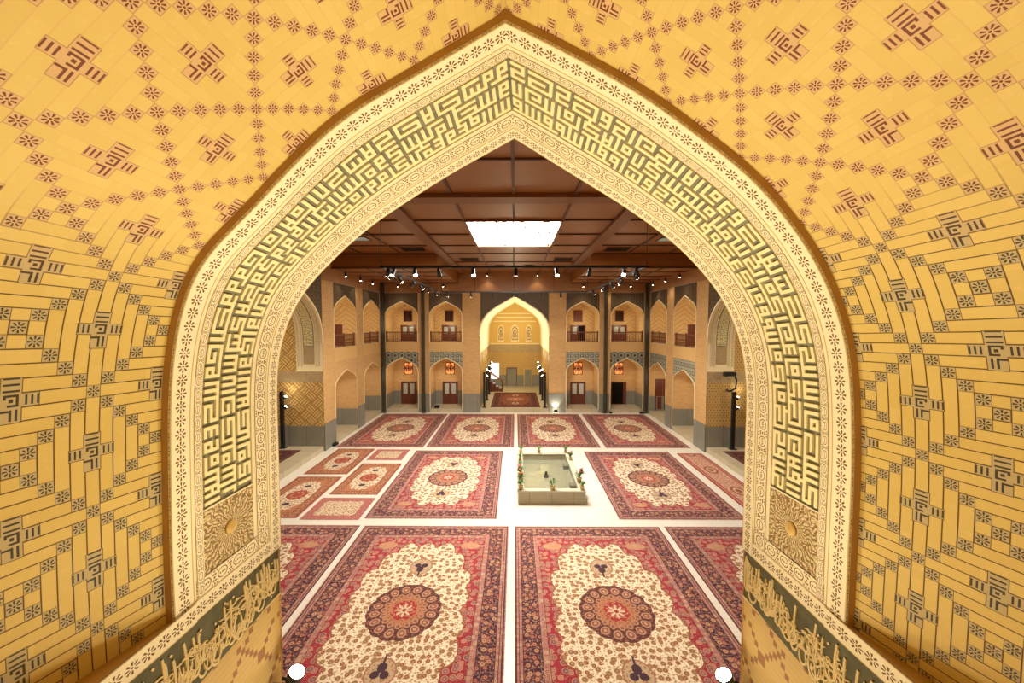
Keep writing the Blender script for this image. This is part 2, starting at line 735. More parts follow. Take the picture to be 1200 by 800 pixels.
        yy = abs_(fr(V / 2.2) - .5) * 2.2
        rr = hyp(U / .26, yy / .42)
        c = mix(rr < 1.0, c, (.28, .09, .06))
        c = mix(band(rr, .4, .7), c, BEI)
        c = mix(e < .19, c, (.30, .05, .05))
        c = mix(band(e, .07, .14), c, (.48, .22, .15))
    f = noise(p, 160.0, 1)
    c = mix(f * .25, c, (.25, .12, .09))
    setc(b, c)
    bump(b, f, .15, .004)
    return m


M_VAULT = mat_vault('patterned_brick')
M_BORDER = mat_border('stucco_rosettes')
M_FLORAL = mat_floral('carved_strip')
M_SUN = mat_sunburst('carved_sunburst')
M_LOWBRICK = mat_plainbrick('pale_brick')
M_CREAM = plain('cream_stucco', (.86, .76, .49), .6, .3, var=.06)
M_GOLD = plain('ochre_stucco', (.62, .42, .13), .6, .3, var=.08)
M_LETTER = plain('letter_stucco', (.88, .78, .44), .6, .3, var=.07, scale=3)
M_SCRIPT = plain('script_stucco', (.76, .61, .30), .6, .3, var=.1, scale=3)
M_OLIVE = plain('letter_ground', (.21, .205, .13), .6, .3, var=.5, scale=5)
M_LEDGE = plain('ledge_brown', (.46, .26, .065), .7, .2)
M_TEAL = plain('inscription_ground', (.12, .115, .06), .6, .3, var=.5, scale=8)
M_BRICK = mat_brick('court_brick')
M_NICHE = mat_brick('niche_brick', (.64, .43, .18), (.72, .50, .22), dia='chevron')
M_SOLDIER = mat_brick('upright_brick', (.62, .40, .16), (.68, .46, .2), dia='soldier')
M_MEANDER = mat_brick('meander_brick', dia='meander')
M_DOTS = mat_brick('dotted_brick', (.62, .42, .15), (.68, .48, .18), dia='dots')
M_STONE = mat_stone('plinth_stone')
M_STONEL = mat_stone('platform_stone', (.46, .39, .26), (.56, .49, .34), 1.4)
M_TILE0, M_TILE1, M_TILE2 = mat_tile('strapwork_tile', 0), mat_tile('star_tile', 1), mat_tile('letter_tile', 2)
M_WOOD = mat_wood('ceiling_wood', (.20, .068, .012), (.30, .108, .022), .40)
M_BEAM = mat_wood('beam_wood', (.14, .043, .008), (.21, .07, .014), .45)
M_RIB = mat_wood('rib_wood', (.06, .02, .006), (.10, .034, .01), .5)
M_FRIEZE = mat_wood('frieze_wood', (.30, .14, .05), (.40, .19, .07), .4, 'z')
M_DOOR = mat_wood('door_wood', (.10, .022, .01), (.16, .04, .018), .4, 'z')
M_RAIL = mat_wood('rail_wood', (.13, .035, .012), (.2, .06, .02), .45, 'z')
M_FLOOR = mat_floor('court_stone')
M_BLACK = plain('black_metal', (.012, .012, .012), .45, .4, .0)
M_STEEL = plain('dark_steel', (.06, .055, .035), .4, .5, .3)
M_LENS = emis('lamp_lens', (1.0, .88, .66), 40.0)
M_FLOODLENS = emis('flood_lens', (1.0, .90, .66), 30.0)
M_PANEL = emis('lit_panel', (1.0, .95, .86), 50.0)
M_SLOT = emis('lit_slot', (1.0, .97, .9), 6)
M_AMBER = emis('amber_backlight', (1.0, .30, .07), 1.1)
M_PANE = plain('door_pane', (.42, .46, .40), .15, .5)
M_DARK = plain('dark_room', (.012, .009, .007), .9, .05)
M_DAYLIGHT = emis('bright_room', (.85, .92, 1.0), 2.2)

# ================================================================== NEAR IWAN (the arch the view looks through)
YN, YF_ = 2.80, 4.05
NEAR_L = [(592, 23), (530, 60), (467, 97), (400, 135), (333, 200), (277, 263), (257, 277), (230, 310), (213, 350), (202, 400), (197, 454), (196, 500), (197, 567), (199, 667), (203, 741)]
FAR_L = [(603, 160), (520, 206), (462, 244), (423, 270), (400, 294), (380, 311), (362.5, 330), (345, 355), (332.5, 382), (324.5, 417), (322, 450), (323, 465), (324, 504), (325, 534), (327, 617), (330, 740)]
NEAR_R = [(592, 23), (640, 46), (690, 72), (760, 112), (840, 172), (880, 202), (920, 248), (946, 284), (956, 298), (976, 340), (990, 380), (998, 420), (1001, 460), (1002, 550), (998, 634), (993, 736)]
FAR_R = [(603, 160), (667, 200), (733, 240), (780, 274), (800, 290), (834, 328), (854, 356), (866, 386), (874, 418), (877, 442), (877, 460), (874, 550), (873, 600), (868, 754)]


def resample(pts, Y, n, zbot, off=0.0):
    P = np.array([onY(x, y, Y)[[0, 2]] for x, y in pts])
    if P[-1, 1] > zbot:
        P = np.vstack([P, [P[-1, 0], zbot]])
    d = np.r_[0, np.cumsum(np.hypot(*np.diff(P, axis=0).T))]
    t = np.linspace(0, d[-1], 400)
    Q = np.c_[np.interp(t, d, P[:, 0]), np.interp(t, d, P[:, 1])]
    ker = np.ones(41) / 41                          # round the measured corners, keep the ends
    pad = 20
    for c in (0, 1):
        a = Q[:, c]
        ext = np.r_[2 * a[0] - a[pad:0:-1], a, 2 * a[-1] - a[-2:-pad - 2:-1]]
        Q[:, c] = np.convolve(ext, ker, 'valid')
    # cut at the frame bottom
    k = np.argmax(Q[:, 1] <= zbot) or len(Q)
    Q = Q[:k + 1]
    if off:
        T = np.gradient(Q, axis=0)
        T /= np.linalg.norm(T, axis=1)[:, None]
        s = np.sign(Q[-1, 0])
        N = np.c_[-T[:, 1], T[:, 0]] * s
        Q = Q + N * off
    d = np.r_[0, np.cumsum(np.hypot(*np.diff(Q, axis=0).T))]
    t = np.linspace(0, d[-1], n + 1)
    return np.c_[np.interp(t, d, Q[:, 0]), np.interp(t, d, Q[:, 1])], d[-1]


NS = 150
ZB = 4.17


class Soffit:
    """ruled band between the far and the near arch curve; s = distance from the apex, y = depth"""
    def __init__(self, near, far, y_near, y_far, L, side, tf=None):
        self.n, self.f, self.yn, self.yf, self.L, self.side, self.tf = near, far, y_near, y_far, L, side, tf

    def at(self, s, y, h=0.0):
        k = min(max(s / self.L, 0), 1) * NS
        i = min(int(k), NS - 1)
        t = (y - self.yf) / (self.yn - self.yf)

        def P(j):
            return self.f[j] * (1 - t) + self.n[j] * t
        a, b = P(i), P(i + 1)
        p = a + (b - a) * (k - i)
        d = b - a
        d = d / np.hypot(*d)
        nrm = np.array([d[1], -d[0]]) * self.side          # towards the axis
        p = p + nrm * h
        q = (p[0], y, p[1])
        return self.tf(*q) if self.tf else q


def mk_side(nl, fl, side, tf=None, yn=YN, yf=YF_):
    n, L1 = resample(nl, yn, NS, ZB)
    f, L2 = resample(fl, yf, NS, ZB)
    # let both curves meet the same apex line and end on the same level
    return Soffit(n, f, yn, yf, (L1 + L2) / 2, side, tf)


SL = mk_side(NEAR_L, FAR_L, -1)
SR = mk_side(NEAR_R, FAR_R, 1)
# `side` must turn the normal inwards
for sf in (SL, SR):
    p0, p1 = sf.at(sf.L * .95, 3.4), sf.at(sf.L * .95, 3.4, .1)
    if abs(p1[0]) > abs(p0[0]):
        sf.side *= -1

YB = dict(bord=(2.80, 2.975), gold=(2.975, 3.005), dots=(3.005, 3.075), kuf=(3.085, 3.655), flor=(3.70, 3.86), fbord=(3.885, 4.05))


def strip(mb, sf, y0, y1, s0, s1, h0, h1, mat, uv_len, ny=1):
    ns = max(2, int((s1 - s0) / sf.L * NS))
    uvf = (lambda i, j: (j / ny - .5, (s0 + (s1 - s0) * i / ns) / uv_len))
    mb.grid(lambda i, j: sf.at(s0 + (s1 - s0) * i / ns, y0 + (y1 - y0) * j / ny, h0 + (h1 - h0) * j / ny), ns, ny, mat, uvf)


LETTERS = [
    ("#", "#", "#", "#", "#"),
    ("#.#", "#.#", "#.#", "#.#", "###"),
    ("###", "#.#", "###", "..#", "###"),
    ("#####", "#....", "#####", "....#", "#####"),
    ("#.#.#", "#.#.#", "#.#.#", "#.#.#", "#####"),
    ("#####", "....#", "#.#.#", "#.#.#", "#####"),
    ("#.###", "#.#.#", "#.###", "#....", "#####"),
    ("####", "...#", "####", "#...", "####"),
    ("#.#.###", "#.#.#.#", "#.#.###", "#.#....", "#.#####"),
    ("###.###", "#.#.#.#", "###.###", "..#...#", "#####.#"),
    ("###", "#..", "###", "#..", "###"),
    ("#####.#", "....#.#", "###.#.#", "#.#.#.#", "###.###"),
    ("#.#####", "#.#...#", "#.#.###", "#.#....", "#.#####"),
    ("#######", "......#", "#####.#", "#.....#", "#######"),
    ("#.#", "#.#", "###", "#.#", "###"),
]


def kufic(rows, cols, seed):
    rg = random.Random(seed)
    g = np.zeros((rows, cols), bool)
    tiers = [0, 6, 12]
    pos = [0, 0, 0]
    for t in range(3):
        c = 0
        last = -1
        while c < cols:
            k = rg.randrange(len(LETTERS))
            if k == last:
                continue
            last = k
            L = LETTERS[k]
            w = len(L[0])
            if c + w > cols:
                L = LETTERS[0]
                w = 1
            for r in range(5):
                for q in range(w):
                    if L[r][q] == '#':
                        g[tiers[t] + r, c + q] = True
            c += w
            if rg.random() < .35 and c < cols:
                g[tiers[t] + 4, c] = True
            c += 1
    # a few stems tie neighbouring lines of writing together
    for r in (5, 11):
        c = 3
        while c < cols - 1:
            if g[r - 1, c] and g[r + 1, c] and not g[r, c - 1]:
                if rg.random() < .5:
                    g[r, c] = True
            c += rg.randint(4, 9)
    return g


def kufic_mesh(mb, sf, y0, y1, s0, s1, seed, h=.015, mat=0):
    rows = 17
    cols = int(round((s1 - s0) / .0305))
    g = kufic(rows, cols, seed)
    my, ms = (y1 - y0) / (rows + 1), (s1 - s0) / (cols + 1)
    ey, es = my * .03, ms * .03

    def on(r, c):
        return 0 <= r < rows and 0 <= c < cols and g[r, c]

    for r in range(rows):
        for c in range(cols):
            if not g[r, c]:
                continue
            ya, yb = y0 + my * (.5 + r), y0 + my * (1.5 + r)
            sa, sb = s0 + ms * (.5 + c), s0 + ms * (1.5 + c)
            U, D, Lf, Rt = on(r - 1, c), on(r + 1, c), on(r, c - 1), on(r, c + 1)
            ya += 0 if U else ey
            yb -= 0 if D else ey
            sa += 0 if Lf else es
            sb -= 0 if Rt else es
            A, B, C, E_ = (sa, ya), (sa, yb), (sb, yb), (sb, ya)
            mb.face([sf.at(*p, h) for p in (A, B, C, E_)], mat)
            for nb, p, q in ((U, A, E_), (D, C, B), (Lf, B, A), (Rt, E_, C)):
                if not nb:
                    mb.face([sf.at(*p, h), sf.at(*q, h), sf.at(*q, 0), sf.at(*p, 0)], mat)


TRIM = [0]


def trim(mb, mats, lab=None):
    TRIM[0] += 1
    o = mb.build('trim_%d' % TRIM[0], mats)
    return struct(o)


def arch_band(sf, seed, small=False):
    """everything that lies on one half of the arch soffit"""
    L = sf.L
    z_s = lambda z: L - (z - ZB)                     # the foot of the arch is upright
    sk, sp, sfl, sb = z_s(4.99), z_s(4.47), z_s(4.33), z_s(4.17)
    b = MB()
    strip(b, sf, YN, YF_, 0, L, 0, 0, 0, 1, 6)       # ground
    trim(b, M_OLIVE)
    b = MB()
    h = .018
    # near border, gold fillet, berries, fillets, flower strip, far border
    for (y0, y1, mt, ul, s1) in ((2.80, 2.975, 0, .10, L), (3.885, 4.05, 0, .096, L)):
        strip(b, sf, y0, y1, 0, s1, h, h, mt, ul)
        for yy in (y0, y1):
            strip(b, sf, yy, yy + 1e-4, 0, s1, 0, h, mt, ul)
    strip(b, sf, 2.975, 3.085, 0, sfl, h * .8, h * .8, 1, 1)
    strip(b, sf, 3.008, 3.074, 0, sfl, h, h, 2, .11)
    strip(b, sf, 3.655, 3.885, 0, sfl, h * .8, h * .8, 1, 1)
    strip(b, sf, 3.70, 3.86, 0, sfl - .0, h, h, 2, .165)
    strip(b, sf, 3.085, 3.0851, 0, sfl, h * .8, 0, 1, 1)
    strip(b, sf, 3.655, 3.6551, 0, sfl, 0, h * .8, 1, 1)
    # foot of the frame: sunburst, flower strip, border
    def flat(y0, y1, s0, s1, hh, mat, fu):
        b.grid(lambda i, j: sf.at(s0 + (s1 - s0) * i / 4, y0 + (y1 - y0) * j / 2, hh), 4, 2, mat, lambda i, j: fu(i / 4, j / 2))
    flat(3.085, 3.655, sk, sp, h * .7, 3, lambda a, c: (c * 2 - 1, a * 2 - 1))
    flat(3.085, 3.655, sk - .012, sk, h * .9, 1, lambda a, c: (0, 0))
    flat(3.0, 3.87, sp, sfl, h, 2, lambda a, c: (.5 - a, c * 5))
    flat(2.975, 3.885, sfl, sb, h, 0, lambda a, c: (a - .5, c * 8))
    trim(b, [M_BORDER, M_CREAM, M_FLORAL, M_SUN])
    # boss of the sunburst
    b = MB()
    c = Vector(sf.at((sk + sp) / 2, 3.37, h * .7))
    n = (Vector(sf.at((sk + sp) / 2, 3.37, .1)) - Vector(sf.at((sk + sp) / 2, 3.37, 0))).normalized()
    M = n.to_track_quat('Z', 'Y').to_matrix()
    b.lathe([(.062, 0), (.056, .012), (.04, .02), (.0, .024)], c, 20, 0, M)
    trim(b, M_GOLD)
    # raised square lettering
    b = MB()
    kufic_mesh(b, sf, 3.09, 3.65, 0.006, sk - .015, seed)
    trim(b, M_LETTER)


arch_band(SL, 5)
arch_band(SR, 11)

# ---- vault of the near iwan, splayed towards the viewer
K_SPL, K_LIFT = .12, .25


FOOT = {-1: abs(SL.at(SL.L * .995, 3.5)[0]) + .004, 1: abs(SR.at(SR.L * .995, 3.5)[0]) + .004}


def foot_x(Y, side):
    return FOOT[side] + .07 * max(0.0, YN - Y)


ZL = 4.30
NV = 120
VAULT = {}


def lattice(side, s, Y):
    if side < 0:
        j = -(s - 1.69) / .065 if s < 3.315 else -25 - (s - 3.315) / .076
        return (Y - 2.435) / .066, j
    j = -(s - 1.59) / .062 if s < 3.145 else -25 - (s - 3.145) / .066
    return (2.475 - Y) / -.066, j


for side, pts, nm in ((-1, NEAR_L, 'wall_left_vault'), (1, NEAR_R, 'wall_right_vault')):
    prof, L = resample(pts, YN, NV, ZL, .046)
    prof[0, 0] = (prof[0, 0] * 0 - .01)
    prof[0, 1] = 8.625
    sarr = np.r_[0, np.cumsum(np.hypot(*np.diff(prof, axis=0).T))]
    VAULT[side] = (prof, sarr)

    def vp(i, Y, prof=prof):
        x, z = prof[i]
        d = YN - Y
        return (x * (1 + K_SPL * d), Y, z + K_LIFT * min(max((z - 6) / 2.6, 0), 1) * d)
    NYV = 16
    YS = np.linspace(YN, -1.4, NYV + 1)
    b = MB()
    b.grid(lambda i, j: vp(i, YS[j]), NV, NYV, 0, lambda i, j, side=side, sarr=sarr: lattice(side, sarr[i], YS[j]), True, side > 0)
    o = b.build('wall_left' if side < 0 else 'wall_right', M_VAULT)
    struct(o)
    VAULT[side] = (prof, sarr, vp, YS)
    # brown reveal between vault and border: faces the viewer, and the sloped ledge at the foot
    b = MB()
    sf = SL if side < 0 else SR
    nn, _ = resample(pts, YN, NV, ZL)
    b.grid(lambda i, j: ((nn[i][0] if j == 0 else prof[i][0]), YN - .002, (nn[i][1] if j == 0 else prof[i][1])), NV, 1, 0)
    b.grid(lambda i, j, side=side: (vp(NV, YS[i])[0] if j else foot_x(YS[i], side) * side, YS[i], vp(NV, YS[i])[2] + (0 if j else .03)), NYV, 1, 0)
    trim(b, M_LEDGE)

# ---- lower walls of the near iwan: border, inscription, pale brick
rg = random.Random(4)


def ribbon(mb, pts, wd, f, mat=0, h=.016, k_w=1.0):
    """flat raised brush stroke through 2-D points"""
    n = len(pts)
    L_, R_ = [], []
    for k in range(n):
        a, c = pts[max(k - 1, 0)], pts[min(k + 1, n - 1)]
        dx, dy = c[0] - a[0], c[1] - a[1]
        d = math.hypot(dx, dy) or 1
        w = (wd[k] if isinstance(wd, list) else wd) * k_w
        L_.append((pts[k][0] - dy / d * w, pts[k][1] + dx / d * w))
        R_.append((pts[k][0] + dy / d * w, pts[k][1] - dx / d * w))
    for k in range(n - 1):
        mb.face([f(*L_[k], h), f(*R_[k], h), f(*R_[k + 1], h), f(*L_[k + 1], h)], mat)
        mb.face([f(*L_[k], 0), f(*L_[k], h), f(*L_[k + 1], h), f(*L_[k + 1], 0)], mat)
        mb.face([f(*R_[k], h), f(*R_[k], 0), f(*R_[k + 1], 0), f(*R_[k + 1], h)], mat)


def bez(p0, p1, p2, p3, n=10):
    return [tuple((1 - t) ** 3 * np.array(p0) + 3 * (1 - t) ** 2 * t * np.array(p1) + 3 * (1 - t) * t * t * np.array(p2) + t ** 3 * np.array(p3)) for t in np.linspace(0, 1, n)]


def thuluth(mb, f, length, height, seed):
    """cursive band: tall slanted stems, bowls, loops and dots over two lines"""
    r = random.Random(seed)
    x = .02
    while x < length - .06:
        k = r.random()
        if k < .42:
            s = r.uniform(.0, .03)
            t0 = r.uniform(.78, .96) * height
            b0 = r.uniform(.22, .42) * height
            ribbon(mb, bez((x + s, t0), (x + s * .6 - .008, t0 * .8), (x, b0 * 1.4), (x + .006, b0), 8), [.0085, .0105, .010, .0095, .009, .008, .007, .004], f, 0, r.uniform(.006, .013), .92)
            if r.random() < .5:
                ribbon(mb, bez((x + .006, b0), (x + .02, b0 - .05), (x + .06, b0 - .04), (x + .085, b0 + .02), 8), [.006, .009, .010, .010, .009, .008, .006, .003], f, 0, r.uniform(.006, .013), .92)
        if k > .25:
            y0 = r.uniform(.12, .5) * height
            w = r.uniform(.07, .13)
            d = r.uniform(.05, .11)
            ribbon(mb, bez((x, y0 + d * .8), (x - .01, y0 - d), (x + w * .9, y0 - d), (x + w, y0 + d * .7), 12), [.004, .007, .009, .011, .012, .0125, .012, .011, .009, .007, .005, .003], f, 0, r.uniform(.006, .013), .92)
        if r.random() < .55:
            cx, cy, rr = x + r.uniform(.0, .05), r.uniform(.3, .66) * height, r.uniform(.014, .024)
            ribbon(mb, [(cx + rr * math.cos(a), cy + rr * 1.1 * math.sin(a)) for a in np.linspace(0, 6.4, 12)], .0065, f, 0, r.uniform(.006, .013), .92)
        if r.random() < .6:
            cx, cy = x + r.uniform(0, .06), r.uniform(.1, .9) * height
            ribbon(mb, [(cx, cy), (cx + .018, cy + .018)], .009, f, 0, r.uniform(.006, .013), .92)
        if r.random() < .35:
            cy = r.uniform(.45, .72) * height
            ribbon(mb, bez((x - .05, cy), (x, cy + .05), (x + .06, cy - .04), (x + .13, cy + .02), 9), [.003, .006, .008, .009, .009, .008, .007, .005, .003], f, 0, r.uniform(.006, .013), .92)
        x += r.uniform(.032, .055)


for side in (-1, 1):
    nm = 'wall_left_foot' if side < 0 else 'wall_right_foot'
    Y0, Y1 = -1.4, YF_
    b = MB()
    for ya, yb in ((Y1, YN), (YN, Y0)):
        q = [(ya, .25), (yb, .25), (yb, 4.175), (ya, 4.175)]
        b.face([(foot_x(y, side) * side, y, z) for y, z in q], 0, [(y / .055, z / .055) for y, z in q])
    o = b.build('wall_left.001' if side < 0 else 'wall_right.001', M_LOWBRICK)
    struct(o)
    b = MB()
    n = 30
    ya, yb = 2.975, Y0
    b.grid(lambda i, j: (foot_x(ya + (yb - ya) * i / n, side) * side - side * .018, ya + (yb - ya) * i / n, 4.17 + .16 * j), n, 1, 0, lambda i, j: (j - .5, (ya + (yb - ya) * i / n) / .11))
    trim(b, [M_BORDER])
    b = MB()
    for ya, yb in ((Y1, YN), (YN, Y0)):
        b.face([(foot_x(y, side) * side - side * .006, y, z) for y, z in ((ya, 3.66), (yb, 3.66), (yb, 4.17), (ya, 4.17))])
    trim(b, M_TEAL)
    b = MB()
    f = (lambda u, v, h, side=side: (foot_x(YF_ - u, side) * side - side * (.006 + h), YF_ - u, 3.66 + v))
    thuluth(b, f, 4.2, .50, 20 + side)
    thuluth(b, f, 4.2, .47, 40 + side)
    for v in (0.0, .505):
        ribbon(b, [(0, v), (5.4, v)], .008, f)
    trim(b, M_SCRIPT)

# ---- back wall, floor of the near iwan
b = MB()
b.box((-4.2, -1.55, 0.0), (4.2, -1.4, 10.5))
struct(b.build('wall_back', M_BRICK))
b = MB()
b.box((-2.6, -1.4, 0.0), (2.6, 4.05, 0.25))
struct(b.build('floor_iwan', M_STONEL))
# court face of the near wall
b = MB()
for sf, sd in ((SL, -1), (SR, 1)):
    n = 60
    pr = [sf.at(sf.L * i / n, YF_) for i in range(n + 1)]
    for i in range(n):
        p, q = pr[i], pr[i + 1]
        b.face([(p[0], YF_, p[2]), (p[0], YF_, 10.1), (q[0], YF_, 10.1), (q[0], YF_, q[2])], 0, [(p[0], p[2]), (p[0], 10.1), (q[0], 10.1), (q[0], q[2])])
    e = pr[-1][0]
    b.face([(e, YF_, 0), (e, YF_, 10.1), (9.6 * sd, YF_, 10.1), (9.6 * sd, YF_, 0)], 0, [(e, 0), (e, 10.1), (9.6 * sd, 10.1), (9.6 * sd, 0)])
struct(b.build('wall_near', M_BRICK))

# ================================================================== COURT
XW = 9.6
YFW = 28.65
ZF = 0.25
b = MB()
b.box((-18, YF_, -0.2), (18, 42, 0.0))
struct(b.build('floor', M_FLOOR))


def arch_z(u, spring, apex):
    """pointed four-centred outline, u in -1..1"""
    a = abs(u)
    return spring + (apex - spring) * float(np.interp(a, [0, .27, .48, .62, .705, .778, .843, .908, .956, .985, 1.0], [1, .865, .755, .675, .618, .56, .495, .41, .31, .19, 0])) if a < 1 else spring


def arch_pts(a0, a1, spring, apex, n=16):
    out = []
    for k in range(2 * n + 1):
        t = -1 + k / n
        u = math.copysign(1 - (1 - abs(t)) ** 2, t) if t else 0.0
        out.append(((a0 + a1) / 2 + u * (a1 - a0) / 2, arch_z(u, spring, apex)))
    return out


def bay(b, tf, a0, a1, zf, spring, apex, top, depth, m_sp, m_in, plinth=None, m_pl=3, rim=.05, fr_=.12, m_back=None, framed=True):
    """one niche: spandrel, lined vault, back wall, sill; frame width fr_ each side stays brick"""
    P = arch_pts(a0, a1, spring, apex)
    # spandrel, slightly behind the brick face
    for (p, q) in zip(P[:-1], P[1:]):
        b.face([tf(p[0], .02, p[1]), tf(q[0], .02, q[1]), tf(q[0], .02, top), tf(p[0], .02, top)], m_sp, [(p[0], p[1]), (q[0], q[1]), (q[0], top), (p[0], top)])
    full = [(a0, zf)] + P + [(a1, zf)]
    # pale moulding round the opening
    acc = 0
    for (p, q) in zip(full[:-1], full[1:]):
        l = math.hypot(q[0] - p[0], q[1] - p[1])
        b.face([tf(p[0], -.015, p[1]), tf(q[0], -.015, q[1]), tf(q[0], .06, q[1]), tf(p[0], .06, p[1])], 4)
        c = ((a0 + a1) / 2, spring)
        def infl(s):
            k = 1 - rim / ((a1 - a0) / 2)
            return (c[0] + (s[0] - c[0]) * k, max(zf, c[1] + (s[1] - c[1]) * (k if s[1] > c[1] else 1)))
        p2, q2 = infl(p), infl(q)
        b.face([tf(p[0], -.015, p[1]), tf(q[0], -.015, q[1]), tf(q2[0], -.015, q2[1]), tf(p2[0], -.015, p2[1])], 4)
        # lining
        def seg(pa, qa, mat):
            b.face([tf(pa[0], -.015, pa[1]), tf(qa[0], -.015, qa[1]), tf(qa[0], depth, qa[1]), tf(pa[0], depth, pa[1])], mat, [(0, acc + pa[1]), (0, acc + qa[1]), (depth, acc + qa[1]), (depth, acc + pa[1])], True)
        seg(p2, q2, m_in)
    if plinth:
        for a, s in ((a0 + rim, 1), (a1 - rim, -1)):
            aa = a + s * .012
            b.face([tf(aa, -.01, zf), tf(aa, depth, zf), tf(aa, depth, plinth), tf(aa, -.01, plinth)], m_pl, [(0, zf), (depth, zf), (depth, plinth), (0, plinth)])
        b.face([tf(a0, depth - .012, zf), tf(a1, depth - .012, zf), tf(a1, depth - .012, plinth), tf(a0, depth - .012, plinth)], m_pl, [(a0, zf), (a1, zf), (a1, plinth), (a0, plinth)])
    # back wall
    mb_ = m_in if m_back is None else m_back
    for (p, q) in zip(P[:-1], P[1:]):
        b.face([tf(p[0], depth, zf), tf(q[0], depth, zf), tf(q[0], depth, q[1]), tf(p[0], depth, p[1])], mb_, [(p[0], zf), (q[0], zf), (q[0], q[1]), (p[0], p[1])])
    # sill
    b.face([tf(a0, 0, zf), tf(a1, 0, zf), tf(a1, depth, zf), tf(a0, depth, zf)], 5, [(a0, 0), (a1, 0), (a1, depth), (a0, depth)])


def rect(b, tf, a0, a1, z0, z1, d=0.0, mat=0):
    b.face([tf(a0, d, z0), tf(a1, d, z0), tf(a1, d, z1), tf(a0, d, z1)], mat, [(a0, z0), (a1, z0), (a1, z1), (a0, z1)])


def pier(b, tf, a0, a1, z0=0.0, zt=8.64, zp=1.37):
    def bx(a0, a1, z0, z1, d0, d1, mat):
        rect(b, tf, a0, a1, z0, z1, d0, mat)
        for a in (a0, a1):
            b.face([tf(a, d0, z0), tf(a, d1, z0), tf(a, d1, z1), tf(a, d0, z1)], mat, [(d0, z0), (d1, z0), (d1, z1), (d0, z1)])
        b.face([tf(a0, d0, z1), tf(a1, d0, z1), tf(a1, d1, z1), tf(a0, d1, z1)], mat)
    bx(a0, a1, z0, zp, -.035, .015, 3)
    bx(a0, a1, zp, zt, 0, .015, 0)


WMATS = [M_BRICK, M_TILE0, M_TILE1, M_STONE, M_CREAM, M_STONEL, M_NICHE, M_SOLDIER, M_TILE2, M_FRIEZE]
tfF = lambda a, d, z: (a, YFW + d, z)
tfL = lambda a, d, z: (-XW - d, a, z)
tfR = lambda a, d, z: (XW + d, a, z)
DEP = 1.85
UPF = 5.13


def two_bays(b, tf, a0, a1, lower_tile, wide=.14, low_apex=3.99, deep=DEP):
    lt = lower_tile
    bay(b, tf, a0, a1, ZF, 2.86, low_apex, 4.41, deep, lt, 0, 1.28)
    rect(b, tf, a0, a1, 4.41, UPF, 0, 7)
    b.face([tf(a0, 0, 4.41), tf(a1, 0, 4.41), tf(a1, .03, 4.41), tf(a0, .03, 4.41)], 4)
    bay(b, tf, a0, a1, UPF, 6.9, 8.04, 8.64, deep, 1, 6)
    rect(b, tf, a0, a1, 0, ZF, 0, 5)


b = MB()
FAR_BAYS = [(-9.36, -6.95, 2), (-6.15, -3.76, 8), (3.70, 6.08, 8), (6.88, 9.28, 2)]
for a0, a1, lt in FAR_BAYS:
    two_bays(b, tfF, a0, a1, lt)
for a0, a1 in ((-9.6, -9.36), (-6.95, -6.15), (-3.76, -2.46), (2.46, 3.70), (6.08, 6.88), (9.28, 9.6)):
    pier(b, tfF, a0, a1)
rect(b, tfF, -9.6, 9.6, 8.64, 10.12, -.03, 9)
rect(b, tfF, -2.6, 2.6, 0, .3, -.0, 5)
# frame of the middle arch: tile spandrel
IWP = arch_pts(-2.46, 2.46, 5.5, 8.38, 24)
for (p, q) in zip(IWP[:-1], IWP[1:]):
    b.face([tfF(p[0], .02, p[1]), tfF(q[0], .02, q[1]), tfF(q[0], .02, 8.86), tfF(p[0], .02, 8.86)], 1, [(p[0], p[1]), (q[0], q[1]), (q[0], 8.86), (p[0], 8.86)])
    b.face([tfF(p[0], -.04, p[1]), tfF(q[0], -.04, q[1]), tfF(q[0] * 1.035, -.04, q[1] + .05), tfF(p[0] * 1.035, -.04, p[1] + .05)], 4)
struct(b.build('wall_far', WMATS))

# far iwan: deep vaulted hall
IWD = 10.2
M_FARW = mat_brick('lattice_brick', (.66, .46, .17), (.74, .54, .22), dia='dots')
M_BANDI = mat_tile('script_band', 3)
b = MB()
full = [(-2.46, ZF + .05)] + IWP + [(2.46, ZF + .05)]
mats = [M_CREAM, M_FARW, M_STONE, M_BANDI, M_STONEL, M_GOLD, M_NICHE]
for (p, q) in zip(IWP[:-1], IWP[1:]):
    b.face([tfF(p[0], -.04, p[1]), tfF(q[0], -.04, q[1]), tfF(q[0], IWD, q[1]), tfF(p[0], IWD, p[1])], 0, None, True)
    for z0, z1, mt in ((4.35, None, 5),):
        b.face([tfF(p[0], IWD, z0), tfF(q[0], IWD, z0), tfF(q[0], IWD, q[1]), tfF(p[0], IWD, p[1])], mt)
for z0, z1, mt in ((.3, 1.4, 2), (1.4, 3.6, 1), (3.6, 4.35, 3), (4.35, 5.5, 0)):
    if mt:
        rect(b, tfF, -2.46, 2.46, z0, z1, IWD, mt)
    for sd in (-1, 1):
        b.face([tfF(2.46 * sd, -.04, z0), tfF(2.46 * sd, IWD, z0), tfF(2.46 * sd, IWD, z1), tfF(2.46 * sd, -.04, z1)], mt, [(0, z0), (IWD, z0), (IWD, z1), (0, z1)])
b.face([tfF(-2.46, -.0, .3), tfF(2.46, 0, .3), tfF(2.46, IWD, .3), tfF(-2.46, IWD, .3)], 4, [(0, 0), (4, 0), (4, 10), (0, 10)])
